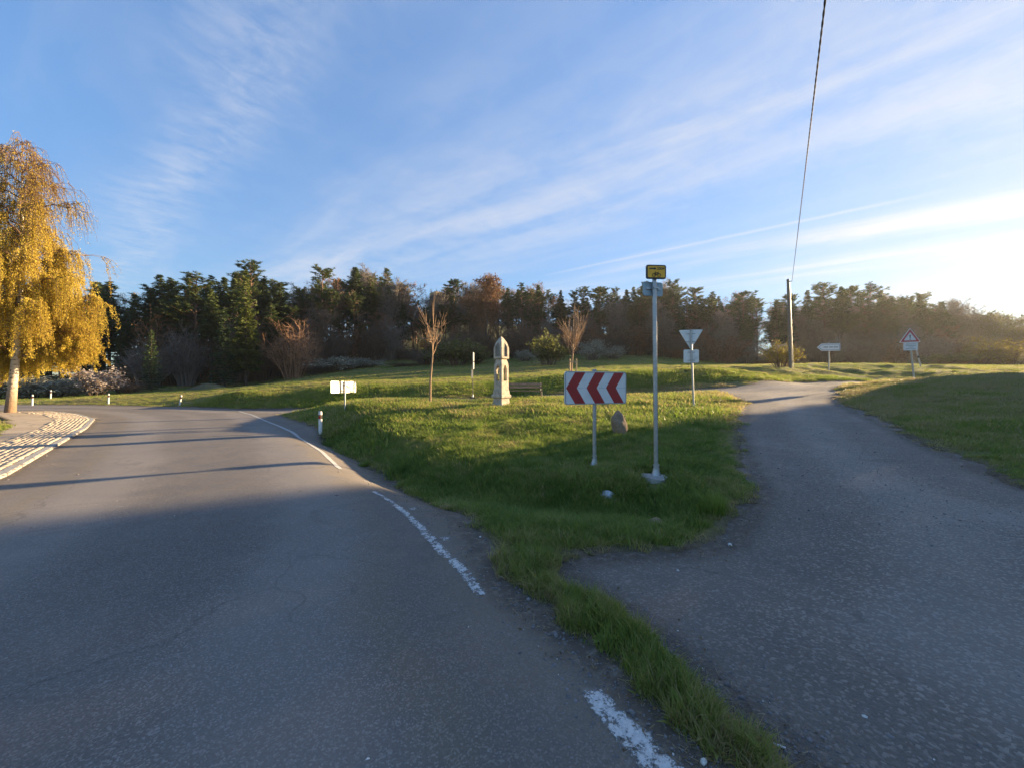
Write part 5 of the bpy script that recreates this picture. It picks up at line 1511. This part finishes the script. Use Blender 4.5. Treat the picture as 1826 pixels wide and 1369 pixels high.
# --- saplings on the island
def sapling(px, Y, pytop, seed, label, vase, rb):
    b = TB(seed); g = b.g
    base = at_ground(px, Y, -0.03); h = CAMZ - (pytop - CY)/F*Y - base.z
    fork = h*(0.42 if not vase else 0.45); dx = 0.02*h
    b.tube([(0,0,-0.1),(0.01,0,fork*0.5),(dx,0,fork)], [0.055,0.045,0.038], 8)
    tr = b.wood('trunk', M['bark_sapling']); b.reset_wood()
    lead = np.array([(dx,0,fork),(dx+0.03,0,fork+(h-fork)*0.4),(dx+0.08,0,h)]); b.tube(lead, [0.036,0.022,0.006], 6)
    nb = 10 if not vase else 18
    for i in range(nb):
        q = g.uniform(0.0, 0.45 if not vase else 0.35); o = lead[0] + (lead[1]-lead[0])*min(1, q/0.4); a = 2.4*i + g.normal(0, 0.3)
        rad_ = rb*g.uniform(0.55, 1.05); top_ = fork + (h-fork)*g.uniform(0.30, 0.72 if not vase else 0.9)
        s_ = np.linspace(0, 1, 6)[:, None]
        out = (s_**(0.75 if not vase else 0.6)); path = o + np.array([math.cos(a)*rad_, math.sin(a)*rad_, 0])*out + np.array([0,0,max(0.5, top_-o[2])])*s_**(1.1 if not vase else 1.15)
        path[1:] += g.normal(0, 0.035, (5, 3)); b.tube(path, 0.017*(1-s_[:,0])+0.005, 5)
        for j in range(4 if not vase else 4):
            k = g.integers(1, 5); p = path[k]; d = path[min(k+1,5)]-path[k-1]; d = d/np.linalg.norm(d) + rvec(g,1)[0]*0.55; d[2] = abs(d[2])+0.25; L = g.uniform(0.25, 0.7)
            m1 = p + d*L*0.5 + g.normal(0,0.03,3); e1 = p + d*L + np.array([0,0,0.06]); b.tube([p, m1, e1], [0.008,0.007,0.005], 4)
            if g.random() < 0.6: b.tube([m1, m1 + (d+rvec(g,1)[0]*0.7)*L*0.4], [0.006,0.004], 3)
    S = empty('sapling', base, 0, label, 'sapling', None)
    obj('trunk', tr, S); obj('crown', b.wood('crown', M['twig_sapling']), S)
sapling(767, 17, 522, 501, 'slender leafless sapling without stakes left of the shrine', False, 0.75)
sapling(1018, 21, 545, 502, 'leafless sapling with upright twigs held by wooden stakes', True, 0.62)
base = at_ground(1020, 20.7, -0.03); S = empty('tree_stakes', base, 0, 'pale wooden stakes and crossbar supporting the upright-twigged sapling', 'stakes')
hs = P(1020, 640, 20.7).z - base.z
for (x, y) in ((-0.12, 0.02), (0.22, -0.08), (-0.02, 0.5)):
    mb = MB(); mb.tube([(x,y,-0.2),(x,y,hs)], 0.035, 8); mb.build('stake', M['wood_stake'], S, True)
mb = MB(); mb.box((0.06, -0.08, hs-0.16), (0.48, 0.03, 0.09), Matrix.Rotation(R(3), 3, 'Y')); mb.build('crossbar', M['wood_stake'], S)

# --- golden birch at the left
def birch():
    b = TB(601); g = b.g; H = 18.0
    base = at_ground(17, 22, -0.05)
    t = np.linspace(0, 1, 10); tr = np.stack([0.25*np.sin(t*2.4)+t*0.6, 0.15*np.sin(t*4), t*H*0.84], 1)
    b.tube(np.concatenate([[[0.0,0,-0.3]], tr[1:]]), np.concatenate([[0.29], 0.23*(1-t[1:])**1.1+0.012]), 12)
    trunk = b.wood('trunk', M['bark_birch']); b.reset_wood()
    ends = []
    for i in range(62):
        u = (i+g.random())/62; z0 = 3.0 + (H*0.86-3.4)*u; k = min(8.99, z0/(H*0.84)*9); i0 = min(8, int(k)); o = tr[i0] + (tr[i0+1]-tr[i0])*(k-i0)
        a = 2.4*i + g.normal(0, 0.3); L = (3.0*(1-u**2.2) + 0.8)*g.uniform(0.55, 1.05)*(0.82 + 0.18*abs(math.cos(a))); up = 0.55 + 0.5*u
        s_ = np.linspace(0, 1, 8)[:, None]
        path = o + np.array([math.cos(a), math.sin(a), 0])*L*s_ + np.array([0,0,L*up])*(s_ - 0.62*s_**2)
        path[1:] += g.normal(0, 0.08, (7,3)); b.tube(path, 0.075*(1-u*0.6)*(1-s_[:,0])+0.014, 5)
        for j in range(int(16 + 14*(1-u))):
            q = 0.25 + 0.75*g.random(); kk = q*7; j0 = min(6, int(kk)); p = path[j0] + (path[j0+1]-path[j0])*(kk-j0)
            d = np.array([math.cos(a), math.sin(a), 0.2]) + rvec(g,1)[0]*0.9; l1 = g.uniform(0.4, 1.2); e = p + d*l1*0.5; ends.append((e, u, q, d))
            b.tube([p, (p+e)/2 + np.array([0,0,0.08]), e], [0.016,0.013,0.010], 3)
    for e, u, q, d in ends:
        for _ in range(3):
            drop = g.uniform(0.7, 2.5)*(1.3-0.6*u); n = 6; s_ = np.linspace(0, 1, n)[:, None]
            hd = (d*np.array([1,1,0]))*g.uniform(0.1, 0.5) + g.normal(0, 0.15, 3)*np.array([1,1,0])
            path = e + hd*np.sqrt(s_) + np.array([0,0,-drop])*s_**1.25 + g.normal(0, 0.03, (n,3)); zmin = 1.5 + 0.42*max(0.0, e[0]) + g.uniform(0, 1.5); path[:,2] = np.where(path[:,2] < zmin, zmin + (path[:,2] - zmin)*0.12, path[:,2])
            b.tube(path, 0.008*(1-s_[:,0])+0.0045, 3)
            # the top is still half bare, the lower crown is dense with young leaves and catkins
            dens = np.clip(1.2 - 1.1*sst(np.array(e[2]/H), 0.42, 0.85) - 0.5*(q > 0.7)*(e[2]/H > 0.4), 0.10, 1.2); m = int(drop*60*dens)
            if m < 1: continue
            qq = g.random(m)*(n-1); k0 = np.minimum(qq.astype(int), n-2); c = path[k0] + (path[k0+1]-path[k0])*(qq-k0)[:,None] + g.normal(0, 0.055, (m,3))
            dv = g.normal(0, 0.6, (m,3)); dv[:,2] -= 0.7
            hue = 0.68 - 0.26*(d[0] > 0.5) + g.normal(0, 0.04)
            b.leaves(c, dv, g.uniform(0.035, 0.12, m), g.uniform(0.022, 0.062, m), np.clip(hue + g.normal(0, 0.15, m), 0, 1))
    S = empty('birch_tree', base, R(10), 'golden leafed weeping birch with white trunk at the left edge', 'tree')
    S.scale = (0.84, 0.84, 1.0)
    obj('trunk', trunk, S); obj('crown', b.both('crown', M['twig_birch'], M['leaf_birch']), S)
birch()

# --- earth mound at the wood's edge, ruin on the hill
def mound(px, Y, wpx, hpx, label):
    x = PX(px, Y); z = H1(x, Y); n = 24; V = []; Fc = []
    rx = wpx/2/F*Y; hh = hpx/F*Y
    for i in range(9):
        q = i/8
        for k in range(n):
            a = 2*math.pi*k/n; r_ = q*(1+0.10*math.sin(3*a)+0.06*math.sin(5*a+1)); V.append((rx*r_*math.cos(a), rx*0.7*r_*math.sin(a), hh*(0.5+0.5*math.cos(math.pi*min(q,1))) - 0.25 + 0.05*math.sin(7*a+i)))
    for i in range(8):
        for k in range(n): Fc.append([i*n+k, (i+1)*n+k, (i+1)*n+(k+1) % n, i*n+(k+1) % n])
    me = mesh_np('earth_mound', np.array(V), Fc, M['ground'], True, {'rd': np.full(len(V), 0.16)})
    o = obj('earth_mound', me); o.location = (x, Y, z); tag(o, label, 'mound', kind='structure')
mound(372, 47, 110, 15, 'grassed earth mound below the left spruces')
def ruin():
    Y = 150; x = PX(784, Y); z = H1(x, Y); zt = CAMZ - (521-CY)/F*Y
    S = empty('castle_ruin', (x, Y, z), R(35), 'top of a pale stone ruin tower above the treetops', 'ruin')
    n = 4; w = 2.9; h = zt - z
    mb = MB(); tops = [h-0.6, h-0.9, h-2.2, h-0.3]
    cs = [(-w,-w),(w,-w),(w,w),(-w,w)]
    V = [(cx_, cy_, -1) for cx_, cy_ in cs] + [(cx_, cy_, tops[i]) for i, (cx_, cy_) in enumerate(cs)] + [(cx_*0.72, cy_*0.72, tops[i]-0.2) for i, (cx_, cy_) in enumerate(cs)] + [(cx_*0.72, cy_*0.72, h-6) for cx_, cy_ in cs]
    Fc = [[k, (k+1) % 4, 4+(k+1) % 4, 4+k] for k in range(4)] + [[4+k, 4+(k+1) % 4, 8+(k+1) % 4, 8+k] for k in range(4)] + [[8+k, 8+(k+1) % 4, 12+(k+1) % 4, 12+k] for k in range(4)] + [[12,13,14,15]]
    mb.add(V, Fc); mb.build('tower_wall', M['ruin_stone'], S)
    mb = MB()
    for k, (hx, hz) in enumerate(((-1.2, h-3.4), (1.0, h-5.5))): 
        mb = MB(); mb.box((hx, -w, hz), (0.5, 0.06, 1.0)); mb.build('window_slit', M['iron'], S)
ruin()

# --- tall trees beyond the right picture edge; they shade the foreground
sh_spots = [(50,31,16,0),(54,27,17,2),(47,22,15,0),(56,17,17,2),(49,13,15,0),(60,22,18,2),(46,8,14,0),(54,6,16,2),(64,29,19,0),(66,12,18,1),(42,17,13,1),(43,26,13.5,0),(58,31.5,17,2),(70,20,19,2),(48,3,14,0),(45,28,14.5,0),(60,37,15.5,1),(53,33.5,13,1),(47,17,15,2),(52,12,16,0),(56,23,17,0),(50,26,16,2),(62,25,18,0),(57,29,18,2),(44,12,13,2),(66,32,19,2),(51,20,16,0)]
for k, (x, y, h, i) in enumerate(sh_spots):
    plant('spruce_tree', SPRUCES[i], TC, (x, y, H1(x, y) - 0.1), h/16.1, 'tall dense spruce of the row beyond the field at right, outside the picture', 'tree', 'spruce row beyond the right field', wide=1.7)

# ------------------------------------------------------------------ haze volume, added mainly for veiling lens glare, partly real haze
def haze():
    V = [(-260, -40, -8), (260, -40, -8), (260, 240, -8), (-260, 240, -8), (-260, -40, 60), (260, -40, 60), (260, 240, 60), (-260, 240, 60)]
    m, t = mat_new('glare_haze')
    t.n.clear()
    out = t.new('ShaderNodeOutputMaterial'); pv_ = t.new('ShaderNodeVolumePrincipled')
    pv_.inputs['Density'].default_value = 0.00022
    pv_.inputs['Anisotropy'].default_value = 0.55
    pv_.inputs['Color'].default_value = (0.95, 0.96, 1.0, 1)
    t.l.new(pv_.outputs[0], out.inputs['Volume'])
    me = mesh_np('haze', np.array(V, dtype=float), [[0,3,2,1],[4,5,6,7],[0,1,5,4],[1,2,6,5],[2,3,7,6],[3,0,4,7]], m)
    tag(obj('haze', me), 'thin haze volume over the meadow, added for lens glare, partly real haze', 'haze', kind='stuff')
haze()
